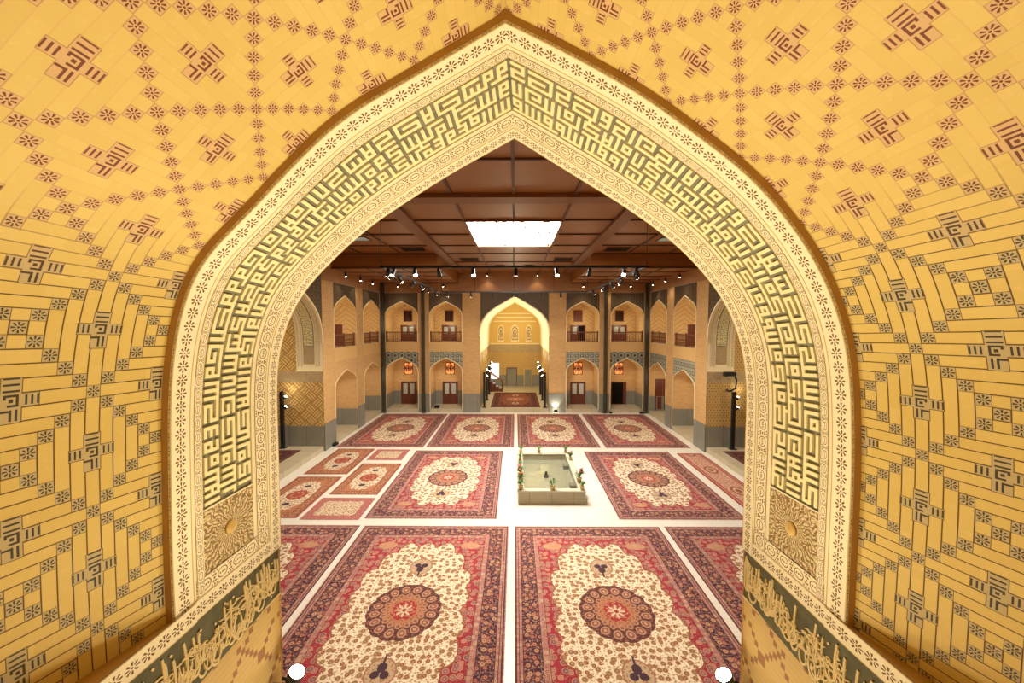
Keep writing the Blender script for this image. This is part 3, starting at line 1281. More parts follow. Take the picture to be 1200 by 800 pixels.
# string courses and three arched panels of pierced work on the end wall
for z in (4.42, 6.6, 7.0, 7.35):
    b.box((-2.4 + max(0, z - 6) * .55, YFW + IWD - .05, z), (2.4 - max(0, z - 6) * .55, YFW + IWD, z + .09), 0)
struct(b.build('wall_far_hall', mats))
for k, (xc, hw) in enumerate(((-1.35, .30), (0.0, .38), (1.35, .30))):
    b = MB()
    P = [(xc - hw, 4.7)] + arch_pts(xc - hw, xc + hw, 5.75, 6.35, 6) + [(xc + hw, 4.7)]
    Yp = YFW + IWD
    b.face([(p[0], Yp - .03, p[1]) for p in P], 0)
    for (p, q) in zip(P, P[1:] + P[:1]):
        b.face([(p[0], Yp - .03, p[1]), (q[0], Yp - .03, q[1]), (q[0], Yp, q[1]), (p[0], Yp, p[1])], 0)
        m = lambda s, k_: (xc + (s[0] - xc) * k_, 5.4 + (s[1] - 5.4) * k_)
        for k0, k1 in ((1.0, .86), (.62, .52)):
            b.face([(m(p, k0)[0], Yp - .045, m(p, k0)[1]), (m(q, k0)[0], Yp - .045, m(q, k0)[1]), (m(q, k1)[0], Yp - .045, m(q, k1)[1]), (m(p, k1)[0], Yp - .045, m(p, k1)[1])], 1)
    for j in range(6):
        a = j * math.pi / 3
        b.lathe([(.07, 0), (.0, .02)], (xc + .18 * math.cos(a), Yp - .03, 5.4 + .22 * math.sin(a)), 6, 1, Matrix.Rotation(math.pi / 2, 3, 'X'))
    trim(b, [plain('panel_ground_%d' % k, (.40, .27, .12)), M_CREAM])
# openings in the end wall
for k, (x0, x1, z0, z1, mt) in enumerate(((-2.3, -1.55, 1.02, 2.55, M_DAYLIGHT), (-.75, .15, .32, 2.05, M_STONE), (.95, 1.65, .32, 1.95, M_STONE))):
    b = MB()
    Yp = YFW + IWD
    b.face([(x0, Yp - .012, z0), (x1, Yp - .012, z0), (x1, Yp - .012, z1), (x0, Yp - .012, z1)], 0, [(x0, z0), (x1, z0), (x1, z1), (x0, z1)])
    for (xa, xb, za, zb) in ((x0 - .07, x0, z0, z1 + .07), (x1, x1 + .07, z0, z1 + .07), (x0, x1, z1, z1 + .07)):
        b.box((xa, Yp - .05, za), (xb, Yp, zb), 1)
    o = b.build('door_%d' % (20 + k), [mt, M_RAIL if k == 1 else M_GOLD])
    struct(o)


# side walls: two bays each between pier and far corner, then the side iwan
def side_wall(tf, nm, sgn):
    b = MB()
    low = 0 if sgn < 0 else 8
    two_bays(b, tf, 21.12, 24.12, low, low_apex=3.85)
    two_bays(b, tf, 25.2, 28.3, 0 if sgn < 0 else 2, low_apex=3.85)
    for a0, a1 in ((19.86, 21.12), (24.12, 25.2), (28.3, YFW)):
        pier(b, tf, a0, a1, zt=9.35)
    rect(b, tf, 19.86, YFW, 8.64, 9.36, -.02, 9)
    rect(b, tf, 19.86, 21.12, 8.64, 10.1, -.0, 0)
    # near part of the wall, beyond the side iwan
    pier(b, tf, 13.68, 14.95, zt=10.1)
    rect(b, tf, YF_, 13.68, 0, 1.37, -.035, 3)
    rect(b, tf, YF_, 13.68, 1.37, 10.1, 0, 0)
    # tile spandrel of the side iwan
    P = arch_pts(14.95, 19.86, 5.5, 8.38, 24)
    for (p, q) in zip(P[:-1], P[1:]):
        b.face([tf(p[0], .02, p[1]), tf(q[0], .02, q[1]), tf(q[0], .02, 10.1), tf(p[0], .02, 10.1)], 1, [(p[0], p[1]), (q[0], q[1]), (q[0], 10.1), (p[0], 10.1)])
        k = lambda s: (17.4 + (s[0] - 17.4) * .97, 5.5 + (s[1] - 5.5) * .97)
        b.face([tf(p[0], -.03, p[1]), tf(q[0], -.03, q[1]), tf(k(q)[0], -.03, k(q)[1]), tf(k(p)[0], -.03, k(p)[1])], 4)
        b.face([tf(p[0], -.03, p[1]), tf(q[0], -.03, q[1]), tf(q[0], .03, q[1]), tf(p[0], .03, p[1])], 4)
    struct(b.build(nm, WMATS))
    # inside of the side iwan
    b = MB()
    m = [M_CREAM, M_MEANDER if sgn < 0 else M_DOTS, M_STONE, M_BANDI, M_STONEL, M_MEANDER if sgn < 0 else M_DOTS]
    D = 9.0
    for (p, q) in zip(P[:-1], P[1:]):
        dd = [0, .12, 1.35, D]
        for i in range(3):
            mt = (0, 0, 5)[i]
            b.face([tf(p[0], dd[i], p[1]), tf(q[0], dd[i], q[1]), tf(q[0], dd[i + 1], q[1]), tf(p[0], dd[i + 1], p[1])], mt, [(dd[i], p[1]), (dd[i], q[1]), (dd[i + 1], q[1]), (dd[i + 1], p[1])], True)
        b.face([tf(p[0], D, ZF), tf(q[0], D, ZF), tf(q[0], D, q[1]), tf(p[0], D, p[1])], 5)
    for a in (14.95, 19.86):
        for z0, z1, mt, da, db in ((0, 1.28, 2, 0, D), (1.28, 3.5, 1, 0, D), (3.5, 4.05, 3, 0, D), (4.05, 5.5, 0, 0, 1.35), (4.05, 5.5, 5, 1.35, D)):
            off = -.02 if a > 17 else .02
            off = off if mt == 2 else 0
            b.face([tf(a + off, da, z0), tf(a + off, db, z0), tf(a + off, db, z1), tf(a + off, da, z1)], mt, [(da, z0), (db, z0), (db, z1), (da, z1)])
    b.face([tf(14.95, .05, ZF), tf(19.86, .05, ZF), tf(19.86, D, ZF), tf(14.95, D, ZF)], 4, [(0, 0), (5, 0), (5, 9), (0, 9)])
    b.face([tf(14.95, .05, 0), tf(19.86, .05, 0), tf(19.86, .05, ZF), tf(14.95, .05, ZF)], 4, [(0, 0), (5, 0), (5, .2), (0, .2)])
    struct(b.build(nm + '_hall', m))
    # panel of square lettering on the soffit, framed by dotted fillets (far half, which the view meets)
    sec = np.array([(p[0], p[1]) for p in P if p[0] >= 17.40] + [(19.86, 4.3)])
    dl = np.r_[0, np.cumsum(np.hypot(*np.diff(sec, axis=0).T))]

    class SS:
        L = dl[-1]

        def at(self, s, d, h=0.0):
            s = min(max(s, 0), self.L)
            i = min(max(int(np.searchsorted(dl, s)) - 1, 0), len(sec) - 2)
            t = (s - dl[i]) / (dl[i + 1] - dl[i])
            p = sec[i] + (sec[i + 1] - sec[i]) * t
            e = (sec[i + 1] - sec[i]) / (dl[i + 1] - dl[i])
            n = np.array([e[1], -e[0]])
            if n[0] > 0 and s > self.L * .5 or (n[1] > 0):
                n = -n
            p = p + n * h
            return tf(p[0], d, p[1])
    ss = SS()
    b = MB()
    Ls = ss.L
    def st(d0, d1, s0, s1, h, mat, ul):
        n = 26
        b.grid(lambda i, j: ss.at(s0 + (s1 - s0) * i / n, d0 + (d1 - d0) * j, h), n, 1, mat, lambda i, j: (j - .5, (s0 + (s1 - s0) * i / n) / ul))
    st(.30, .36, 0, Ls, .012, 1, .12)
    st(.42, .98, 0.3, Ls - 1.0, .010, 0, 1)
    st(.42, .98, Ls - 1.0, Ls - .12, .010, 2, 1)
    st(1.04, 1.10, 0, Ls, .012, 1, .12)
    st(1.20, 1.30, 0, Ls, .012, 1, .12)
    st(.14, .24, 0, Ls, .012, 1, .12)
    trim(b, [M_OLIVE, M_FLORAL, M_BANDI])
    b = MB()
    rows_y0, rows_y1 = .46, .94
    kufic_mesh(b, ss, rows_y0, rows_y1, .4, Ls - 1.03, 31 + sgn, .03)
    trim(b, M_LETTER)


side_wall(tfL, 'wall_left_court', -1)
side_wall(tfR, 'wall_right_court', 1)

# ================================================================== CEILING
ZC, ZS = 10.09, 9.34
YS0 = 20.95
b = MB()
b.box((-18, YF_, ZC + .14), (18, YFW + .2, ZC + .3), 0)
# coffers: field boards sit higher than the ribs
xs = [-9.6, -7.95, -5.88, -3.98, -3.5, -1.74, 0.0, 1.74, 3.5, 3.98, 5.88, 7.95, 9.6]
ys = [YF_, 6.6, 8.96, 11.29, 11.9, 14.2, 16.45, 18.8, 20.95, 23.8, 26.4, YFW]
for i in range(len(xs) - 1):
    for j in range(len(ys) - 1):
        x0, x1, y0, y1 = xs[i], xs[i + 1], ys[j], ys[j + 1]
        if x1 - x0 < .6 or y1 - y0 < .8:
            b.box((x0, y0, ZC - .10), (x1, y1, ZC + .14), 1)
            continue
        if abs((x0 + x1) / 2) < 1.8 and 14.1 < y0 < 18.0:
            continue
        b.face([(x0, y0, ZC + .03), (x0, y1, ZC + .03), (x1, y1, ZC + .03), (x1, y0, ZC + .03)], 0)
for x in xs[1:-1]:
    if x in (-3.98, 3.98, -3.5, 3.5):
        continue
    segs = [(YF_, 14.2), (18.8, YFW)] if x == 0 else [(YF_, YFW)]
    for s0, s1 in segs:
        b.box((x - .035, s0, ZC - .02), (x + .035, s1, ZC + .1), 2)
for y in ys[1:-1]:
    if y in (11.29, 11.9):
        continue
    segs = [(-9.6, -1.74), (1.74, 9.6)] if 14.3 < y < 18.7 else [(-9.6, 9.6)]
    for s0, s1 in segs:
        b.box((s0, y - .035, ZC - .02), (s1, y + .035, ZC + .1), 2)
struct(b.build('ceiling', [M_WOOD, M_BEAM, M_RIB]))
# dropped soffits over the two far corners
for k, sd in enumerate((-1, 1)):
    b = MB()
    x0, x1 = sorted((4.0 * sd, 9.62 * sd))
    b.box((x0, YS0, ZS), (x1, YFW, ZC - .03), 0)
    for x in (5.88 * sd, 7.75 * sd):
        b.box((x - .035, YS0 + .1, ZS - .03), (x + .035, YFW, ZS + .01), 1)
    for y in (22.5, 24.5, 26.5, 28.5):
        b.box((x0 + .02, y - .04, ZS - .035), (x1 - .02, y + .04, ZS + .01), 1)
    b.box((x0, YS0 - .03, ZS - .02), (x1, YS0, ZS + .08), 1)
    o = b.build('ceiling.001' if k == 0 else 'ceiling.002', [M_WOOD, M_RIB])
    struct(o)

# lit ceiling window with pierced screen
wn = empty('window_20', (0, 16.5, ZC))
struct(wn)
b = MB()
b.face([(-1.7, -2.27, .06), (1.7, -2.27, .06), (1.7, 2.27, .06), (-1.7, 2.27, .06)])
b.build('lit_panel', M_PANEL, wn)
b = MB()
for x0, x1, y0, y1 in ((-1.78, -1.68, -2.35, 2.35), (1.68, 1.78, -2.35, 2.35), (-1.68, 1.68, -2.35, -2.25), (-1.68, 1.68, 2.25, 2.35)):
    b.box((x0, y0, -.05), (x1, y1, .12))
b.build('window_frame', M_BEAM, wn)
b = MB()
rg = random.Random(8)
for k in range(4):
    cx = -1.27 + k * .845
    for j in range(6):
        cy = -1.95 + j * .78
        for t in range(2):
            a0 = rg.uniform(0, 6.28)
            px, py = cx + rg.uniform(-.22, .22), cy + rg.uniform(-.25, .25)
            r = rg.uniform(.07, .11)
            pts = [(px + r * math.cos(a0 + q * .5), py + 1.9 * r * math.sin(a0 + q * .5)) for q in range(rg.randint(4, 8))]
            ribbon(b, pts, .055, lambda u, v, h: (u, v, .04 - h), 0, .012)
for x in (-.845, 0, .845):
    b.box((x - .008, -2.25, .03), (x + .008, 2.25, .05))
b.build('pierced_screen', plain('screen_stucco', (.45, .43, .40)), wn)

# ceiling vents and lit slots
def vent(x, y, w, d, z, label, lit=False):
    t = empty('ceiling_vent' if not lit else 'ceiling_grille', (x, y, z))
    b = MB()
    for x0, x1, y0, y1 in ((-w / 2, -w / 2 + .04, -d / 2, d / 2), (w / 2 - .04, w / 2, -d / 2, d / 2), (-w / 2, w / 2, -d / 2, -d / 2 + .04), (-w / 2, w / 2, d / 2 - .04, d / 2)):
        b.box((x0, y0, -.03), (x1, y1, .03))
    b.build('frame', M_BEAM if not lit else M_STEEL, t)
    b = MB()
    b.box((-w / 2 + .04, -d / 2 + .04, .0), (w / 2 - .04, d / 2 - .04, .03))
    b.build('backing', M_DARK if not lit else M_SLOT, t)
    b = MB()
    n = 7
    for k in range(n):
        yy = -d / 2 + .08 + (d - .16) * k / (n - 1)
        b.box((-w / 2 + .04, yy - (.012 if lit else .022), -.02), (w / 2 - .04, yy + (.012 if lit else .022), .0))
    b.build('slats', M_BLACK if not lit else M_STEEL, t)
    tag(t, label, 'vent' if not lit else 'lit grille')


vent(-2.55, 22.9, 1.1, 1.1, ZC + .02, 'dark slatted vent in the ceiling behind the lit ceiling window, left one', False)
vent(2.75, 22.9, 1.1, 1.1, ZC + .02, 'dark slatted vent in the ceiling behind the lit ceiling window, right one', False)
vent(-4.95, 19.7, 1.2, 1.0, ZC + .02, 'dark slatted ceiling vent just in front of the left dropped beam', False)
vent(5.05, 19.8, 1.2, 1.0, ZC + .02, 'dark slatted ceiling vent just in front of the right dropped beam', False)
vent(-6.85, 17.25, 1.2, .8, ZC + .02, 'pale lit grille in the ceiling beside the left arch edge', True)
vent(6.85, 17.5, 1.2, .8, ZC + .02, 'pale lit grille in the ceiling beside the right arch edge', True)
vent(-.92, 25.4, .55, .5, ZC + .02, 'small lit grille far back on the ceiling, left of the pair', True)
vent(.9, 25.4, .55, .5, ZC + .02, 'small lit grille far back on the ceiling, right of the pair', True)

# ================================================================== STEEL COLUMNS, DOORS, WINDOWS, BALCONIES
for x, lab in ((-9.42, 'dark steel column standing in the far left corner of the court'), (-6.55, 'dark steel column between the two left bays of the far wall'), (6.5, 'dark steel column between the two right bays of the far wall'), (9.42, 'dark steel column standing in the far right corner of the court')):
    t = empty('steel_column', (x, YFW - .17, 0))
    b = MB()
    b.box((-.10, -.10, .03), (.10, .10, 9.3), bev=.02)
    b.build('shaft', M_STEEL, t)
    b = MB()
    b.box((-.15, -.13, 0), (.15, .13, .04), bev=.01)
    b.build('base_plate', M_STEEL, t)
    tag(t, lab, 'column', 'steel columns along the far wall')

DN = [0]


def door(x, z0, w, h, Y, kind, tf=None, rz=0.0, loc=None):
    """double door: frame, two leaves with panes, handles"""
    DN[0] += 1
    t = empty('door_%d' % DN[0], loc if loc else (x, Y, z0), rz)
    struct(t)
    b = MB()
    f = .07
    b.box((-w / 2 - f, -.06, 0), (-w / 2, .03, h + f))
    b.box((w / 2, -.06, 0), (w / 2 + f, .03, h + f))
    b.box((-w / 2, -.06, h), (w / 2, .03, h + f))
    b.build('door_frame', M_DOOR, t)
    if kind == 'open':
        b = MB()
        b.face([(-w / 2, .0, 0), (w / 2, .0, 0), (w / 2, .0, h), (-w / 2, .0, h)])
        b.build('doorway', M_DARK, t)
        b = MB()
        b.box((w / 2 - .16, -.03, .02), (w / 2, .01, h))
        b.build('door_leaf', M_DOOR, t)
        return t
    for s in (-1, 1):
        x0, x1 = (-w / 2, -.008) if s < 0 else (.008, w / 2)
        g = .085
        zs = h * .47 if kind != 'tall' else h * .12
        if kind == 'half' and s > 0:
            b = MB()
            b.face([(x0, .0, 0), (x1, .0, 0), (x1, .0, h), (x0, .0, h)])
            b.build('doorway', M_DARK, t)
            continue
        if kind == 'solid':
            b = MB()
            b.box((x0, -.03, 0), (x1, .0, h))
            for z0_, z1_ in ((.1, h * .45), (h * .52, h - .1)):
                b.box((x0 + g, -.042, z0_), (x1 - g, -.03, z1_), bev=.008)
            b.build('door_leaf', M_DOOR, t)
            continue
        b = MB()
        b.box((x0, -.03, 0), (x1, .0, zs))
        b.box((x0, -.03, h - g), (x1, .0, h))
        b.box((x0, -.03, zs), (x0 + g, .0, h - g))
        b.box((x1 - g, -.03, zs), (x1, .0, h - g))
        if kind == 'mid':
            b.box((x0 + g, -.03, h * .5), (x1 - g, .0, h * .56))
        b.box((x0 + g, -.042, .1), (x1 - g, -.03, zs - .1), bev=.008)
        l = b.build('door_leaf', M_DOOR, t)
        b = MB()
        b.box((x0 + g, -.018, zs), (x1 - g, -.01, h - g))
        b.build('door_pane', M_PANE, l)
        b = MB()
        b.lathe([(.02, 0), (.02, .04), (.0, .045)], (s * -.0 + (x1 - .04 if s < 0 else x0 + .04), -.03, h * .45), 8, 0, Matrix.Rotation(math.pi / 2, 3, 'X'))
        b.build('door_handle', M_STEEL, l)
    return t


WN = [0]


def lattice_window(x, z, w, h, Y, seed):
    WN[0] += 1
    t = empty('window_%d' % WN[0], (x, Y, z))
    struct(t)
    b = MB()
    b.face([(-w / 2, -.005, -h / 2), (w / 2, -.005, -h / 2), (w / 2, -.005, h / 2), (-w / 2, -.005, h / 2)])
    b.build('backlit_pane', M_AMBER, t)
    b = MB()
    for x0, x1, z0, z1 in ((-w / 2 - .05, -w / 2, -h / 2 - .05, h / 2 + .05), (w / 2, w / 2 + .05, -h / 2 - .05, h / 2 + .05), (-w / 2, w / 2, -h / 2 - .05, -h / 2), (-w / 2, w / 2, h / 2, h / 2 + .05)):
        b.box((x0, -.05, z0), (x1, .0, z1))
    b.build('window_frame', M_RAIL, t)
    b = MB()
    f = lambda u, v, hh: (u, -.01 - hh, v)
    for s in (-1, 1):
        for r in (.10, .17, .24):
            ribbon(b, [(s * .13 + r * .6 * math.cos(a), .02 + r * math.sin(a)) for a in np.linspace(0, 6.3, 14)], .017, f, 0, .02)
        ribbon(b, bez((s * w / 2, -h / 2), (0, -h / 4), (s * .3, h / 4), (0, h / 2)), .02, f, 0, .02)
    ribbon(b, [(0, -h / 2), (0, h / 2)], .02, f, 0, .02)
    ribbon(b, [(-w / 2, 0), (w / 2, 0)], .02, f, 0, .02)
    b.build('lattice', M_DOOR, t)


YB2 = YFW + DEP - .02
FC = [-8.155, -4.955, 4.86, 7.98]
for k, xc in enumerate(FC):
    door(xc, ZF, 1.02, 1.66, YB2, 'open' if k == 3 else 'low')
    lattice_window(xc, 3.0, .56, .82, YB2, k)
for k, xc in enumerate((-8.155, -5.0, 4.83, 7.98)):
    door(xc, UPF, .98, 1.13, YB2, 'mid' if k != 2 else 'half')
    WN[0] += 1
    w = empty('window_%d' % WN[0], (xc, YB2, 7.0))
    struct(w)
    b = MB()
    for x0, x1, z0, z1 in ((-.33, -.27, -.42, .42), (.27, .33, -.42, .42), (-.27, .27, -.42, -.36), (-.27, .27, .36, .42)):
        b.box((x0, -.05, z0), (x1, .0, z1))
    b.build('window_frame', M_DOOR, w)
    b = MB()
    b.box((-.27, -.012, -.36), (.27, -.004, .36))
    b.build('window_pane', M_DARK if k != 2 else M_DOOR, w)
    b = MB()
    for q in range(1, 4):
        b.box((-.27 + q * .135 - .008, -.03, -.36), (-.27 + q * .135 + .008, -.012, .36))
    for q in range(1, 5):
        b.box((-.27, -.028, -.36 + q * .144 - .008), (.27, -.014, -.36 + q * .144 + .008))
    b.build('window_bars', M_RAIL, w)
# doors seen in the side niches
door(0, 0, .95, 2.2, 0, 'solid', loc=(XW + .95, 28.27, ZF), rz=0)
for sgn, yy in ((-1, 24.1), (1, 24.1)):
    door(0, 0, .62, 1.2, 0, 'solid', loc=(sgn * (XW + 1.2), yy - .06, UPF), rz=0)


def railing(length, loc, rz, label, posts=(0.0, 1.0), bayw=None):
    t = empty('balcony_railing', loc, rz)
    H = .72
    b = MB()
    b.box((-length / 2, -.035, H - .07), (length / 2, .035, H), bev=.012)
    b.build('top_rail', M_RAIL, t)
    b = MB()
    b.box((-length / 2, -.03, .03), (length / 2, .03, .09), bev=.01)
    b.build('bottom_rail', M_RAIL, t)
    for p in posts:
        b = MB()
        x = -length / 2 + p * length
        x = min(max(x, -length / 2 + .04), length / 2 - .04)
        b.box((x - .04, -.04, 0), (x + .04, .04, H + .06), bev=.012)
        b.build('post', M_RAIL, t)
    b = MB()
    n = int(length / .13)
    for k in range(1, n):
        x = -length / 2 + k * length / n
        b.lathe([(.014, .09), (.024, .2), (.012, .3), (.026, .38), (.012, .48), (.02, .58), (.014, H - .07)], (x, 0, 0), 6)
    b.build('balusters', M_RAIL, t)
    tag(t, label, 'railing', 'wooden balcony railings of the upper niches')
    return t


rl = ('wooden balcony railing in the upper niche at the far wall left corner', 'wooden balcony railing in the upper niche just left of the middle arch', 'wooden balcony railing in the upper niche just right of the middle arch', 'wooden balcony railing in the upper niche at the far wall right corner')
for (a0, a1, _), lab in zip(FAR_BAYS, rl):
    railing(a1 - a0 - .12, ((a0 + a1) / 2, YFW + .12, UPF), 0, lab)
for sgn in (-1, 1):
    w = 'left' if sgn < 0 else 'right'
    railing(2.86, (sgn * (XW + .12), 22.62, UPF), math.pi / 2, 'wooden balcony railing on the %s side wall, nearer of the two' % w, (0, .5, 1))
    railing(2.96, (sgn * (XW + .12), 26.75, UPF), math.pi / 2, 'wooden balcony railing on the %s side wall, next to the corner column' % w, (0, .5, 1))

# ================================================================== CARPETS
CM = {}


def carpet(x0, x1, y0, y1, style, label, z=0.0, name='carpet', group=None):
    hx, hy = (x1 - x0) / 2, (y1 - y0) / 2
    key = (style, round(hx, 1), round(hy, 1))
    if key not in CM:
        CM[key] = mat_carpet('pile_%s_%d' % (style, len(CM)), hx, hy, style)
    t = empty(name, ((x0 + x1) / 2, (y0 + y1) / 2, z))
    b = MB()
    T = .014
    nx, ny = 8, 12
    b.grid(lambda i, j: (-hx + 2 * hx * i / nx, -hy + 2 * hy * j / ny, T), nx, ny, 0, lambda i, j: (-hx + 2 * hx * i / nx, -hy + 2 * hy * j / ny), False)
    for p, q in (((-hx, -hy), (hx, -hy)), ((hx, -hy), (hx, hy)), ((hx, hy), (-hx, hy)), ((-hx, hy), (-hx, -hy))):
        b.face([(p[0], p[1], 0), (q[0], q[1], 0), (q[0], q[1], T), (p[0], p[1], T)], 0, [p, q, q, p])
    b.build('pile', CM[key], t)
    rg = random.Random(int(abs(x0 * 100)) + int(y0 * 10))
    for s in (-1, 1):
        b = MB()
        n = int(hx * 2 / .03)
        for k in range(n):
            x = -hx + (k + .5) * 2 * hx / n
            dx = rg.uniform(-.01, .01)
            ln = rg.uniform(.04, .06)
            yy = s * hy
            pts = [(x - .006, yy, .008), (x + .006, yy, .008), (x + .004 + dx, yy + s * ln, .003), (x - .004 + dx, yy + s * ln, .003)]
            b.face(pts if s < 0 else pts[::-1])
        b.build('fringe', M_FRINGE, t)
    tag(t, label, 'carpet', group)
    return t


M_FRINGE = plain('fringe_cotton', (.72, .66, .52), .9, .1)
carpet(-4.75, -.15, 4.95, 12.43, 'big', 'large red carpet with cream medallion field, nearest row, left of the middle aisle', group='large medallion carpets')
carpet(.05, 4.62, 4.95, 12.43, 'big', 'large red carpet with cream medallion field, nearest row, right of the middle aisle', group='large medallion carpets')
carpet(-9.45, -4.92, 4.95, 12.45, 'big', 'large red carpet at the near left, half hidden behind the left foot of the arch', group='large medallion carpets')
carpet(4.80, 9.35, 4.95, 12.45, 'big', 'large red carpet at the near right, half hidden behind the right foot of the arch', group='large medallion carpets')
carpet(-4.97, -.56, 12.92, 19.95, 'big', 'large red medallion carpet to the left of the fountain pool', group='large medallion carpets')
carpet(3.50, 7.72, 12.92, 19.85, 'big', 'large red medallion carpet to the right of the fountain pool', group='large medallion carpets')
carpet(-9.32, -4.76, 20.47, 28.1, 'big', 'large red medallion carpet in the far row, below the left corner niches', group='large medallion carpets')
carpet(-4.62, -.01, 20.5, 28.1, 'big', 'large red medallion carpet in the far row, left of the middle aisle', group='large medallion carpets')
carpet(.19, 4.52, 20.5, 28.1, 'big', 'large red medallion carpet in the far row, behind the fountain pool', group='large medallion carpets')
carpet(4.77, 9.17, 20.47, 28.1, 'big', 'large red medallion carpet in the far row, below the right corner niches', group='large medallion carpets')
carpet(-9.05, -7.17, 16.76, 20.2, 'small', 'small rug with orange border and dark medallion beside the left wall pier', name='rug')
carpet(-7.0, -5.16, 14.74, 18.06, 'small', 'small orange-bordered medallion rug beside the carpet left of the pool', name='rug')
carpet(-9.1, -7.24, 12.92, 16.46, 'small', 'small dark-bordered medallion rug partly cut off by the left arch foot', name='rug')
carpet(-7.0, -5.33, 18.53, 20.1, 'allover', 'small cream rug with red border at the back of the left rug group', name='rug')
carpet(-7.08, -5.12, 12.82, 14.44, 'allover', 'small cream rug with rose border at the front of the left rug group', name='rug')
carpet(8.08, 9.3, 12.95, 19.6, 'runner', 'long pink runner rug along the right side step', name='runner_rug')
carpet(-15.5, -10.45, 15.5, 19.2, 'far', 'dark red carpet on the raised floor of the left side hall', z=ZF)
carpet(10.15, 15.5, 15.5, 19.2, 'far', 'dark red carpet on the raised floor of the right side hall', z=ZF)
carpet(-1.78, 1.9, 28.95, 35.2, 'far', 'red carpet inside the middle arch of the far wall', z=.3)

# ================================================================== FOUNTAIN POOL
px0, px1, py0, py1, pz = .17, 2.56, 14.0, 18.25, .50
t = empty('fountain_pool', ((px0 + px1) / 2, (py0 + py1) / 2, 0))
hx, hy = (px1 - px0) / 2, (py1 - py0) / 2
M_POOL = mat_stone('pool_stone', (.40, .36, .24), (.54, .49, .34), .8)
M_COPE = plain('coping_stone', (.52, .49, .37), .5, .3)
rw = .20
b = MB()
for x0, x1, y0, y1 in ((-hx, hx, -hy, -hy + rw), (-hx, hx, hy - rw, hy), (-hx, -hx + rw, -hy + rw, hy - rw), (hx - rw, hx, -hy + rw, hy - rw)):
    b.box((x0, y0, 0), (x1, y1, pz - .06))
b.build('basin_wall', M_POOL, t)
b = MB()
for x0, x1, y0, y1 in ((-hx - .03, hx + .03, -hy - .03, -hy + rw + .02), (-hx - .03, hx + .03, hy - rw - .02, hy + .03), (-hx - .03, -hx + rw + .02, -hy + rw + .02, hy - rw - .02), (hx - rw - .02, hx + .03, -hy + rw + .02, hy - rw - .02)):
    b.box((x0, y0, pz - .06), (x1, y1, pz), bev=.012)
b.build('coping', M_COPE, t)
b = MB()
b.box((-hx + rw, -hy + rw, 0), (hx - rw, hy - rw, .10))
b.build('basin_floor', plain('basin_floor', (.80, .79, .60), .6), t)
for y0, y1 in ((-1.35, -1.0), (.75, 1.1)):
    b = MB()
    b.box((hx - rw - .22, y0, .10), (hx - rw, y1, .36), bev=.015)
    b.build('step_block', M_POOL, t)
m, bs = begin('pool_water', .05, .5)
bs.inputs['Transmission Weight'].default_value = .9
bs.inputs['Base Color'].default_value = (.88, .92, .76, 1)
bs.inputs['IOR'].default_value = 1.33
xx, yy, zz = obco()
bump(bs, noise(vec(xx, yy), 5.0, 3), .2, .02)
b = MB()
b.grid(lambda i, j: (-hx + rw + (2 * hx - 2 * rw) * i / 4, -hy + rw + (2 * hy - 2 * rw) * j / 6, .24), 4, 6)
b.build('water', m, t)
tag(t, 'stone fountain pool with pale green water between the two middle carpets', 'pool')
b = MB()
b.box((-.14, -.2, .10), (.04, -.02, .3), bev=.02)
b.lathe([(.05, .3), (.05, .4), (.03, .44), (.0, .45)], (-.05, -.11, 0), 12)
b.build('nozzle', M_STEEL, t)

POT = plain('pot_clay', (.66, .50, .20), .6)
LEAF = plain('leaf_green', (.10, .22, .04), .6, var=.4, scale=30)
PET = [plain('petal_red', (.55, .03, .03), .6), plain('petal_pink', (.70, .16, .24), .6), plain('petal_orange', (.65, .16, .04), .6)]


def flower_pot(x, y, z, label, kind, seed, sc=1.0):
    r = random.Random(seed)
    t = empty('flower_pot', (x, y, z))
    b = MB()
    b.lathe([(.055 * sc, 0), (.075 * sc, .11 * sc), (.082 * sc, .11 * sc), (.082 * sc, .135 * sc), (.07 * sc, .135 * sc), (.065 * sc, .12 * sc), (0, .12 * sc)], (0, 0, 0), 14)
    b.build('pot', POT, t)
    b = MB()
    for k in range(16):
        a = r.uniform(0, 6.28)
        l, up_ = r.uniform(.10, .19) * sc, r.uniform(.08, .24) * sc
        w = r.uniform(.02, .035) * sc
        c, s = math.cos(a), math.sin(a)
        base = Vector((0, 0, .12 * sc))
        mid = Vector((c * l * .5, s * l * .5, .12 * sc + up_))
        tip = Vector((c * l, s * l, .12 * sc + up_ * .75))
        sd = Vector((-s, c, 0)) * w
        b.face([base, mid - sd, tip, mid + sd])
        b.face([base, mid + sd + Vector((0, 0, .004)), tip, mid - sd + Vector((0, 0, .004))])
    b.build('foliage', LEAF, t)
    if kind is not None:
        for k in range(5):
            a = r.uniform(0, 6.28)
            p = Vector((math.cos(a) * r.uniform(.02, .1), math.sin(a) * r.uniform(.02, .1), r.uniform(.26, .42))) * sc
            b = MB()
            for q in range(6):
                an = q * math.pi / 3
                d = Vector((math.cos(an), math.sin(an), .35)) * .045 * sc
                sd = Vector((-math.sin(an), math.cos(an), 0)) * .022 * sc
                b.face([p, p + d * .6 - sd, p + d, p + d * .6 + sd])
                b.face([p, p + d * .6 + sd, p + d + Vector((0, 0, .002)), p + d * .6 - sd])
            b.tube([(0, 0, .12 * sc), p], .004, 5, 1)
            b.build('flower', [PET[kind], LEAF], t)
    tag(t, label, 'flower pot', 'flower pots on the pool coping')


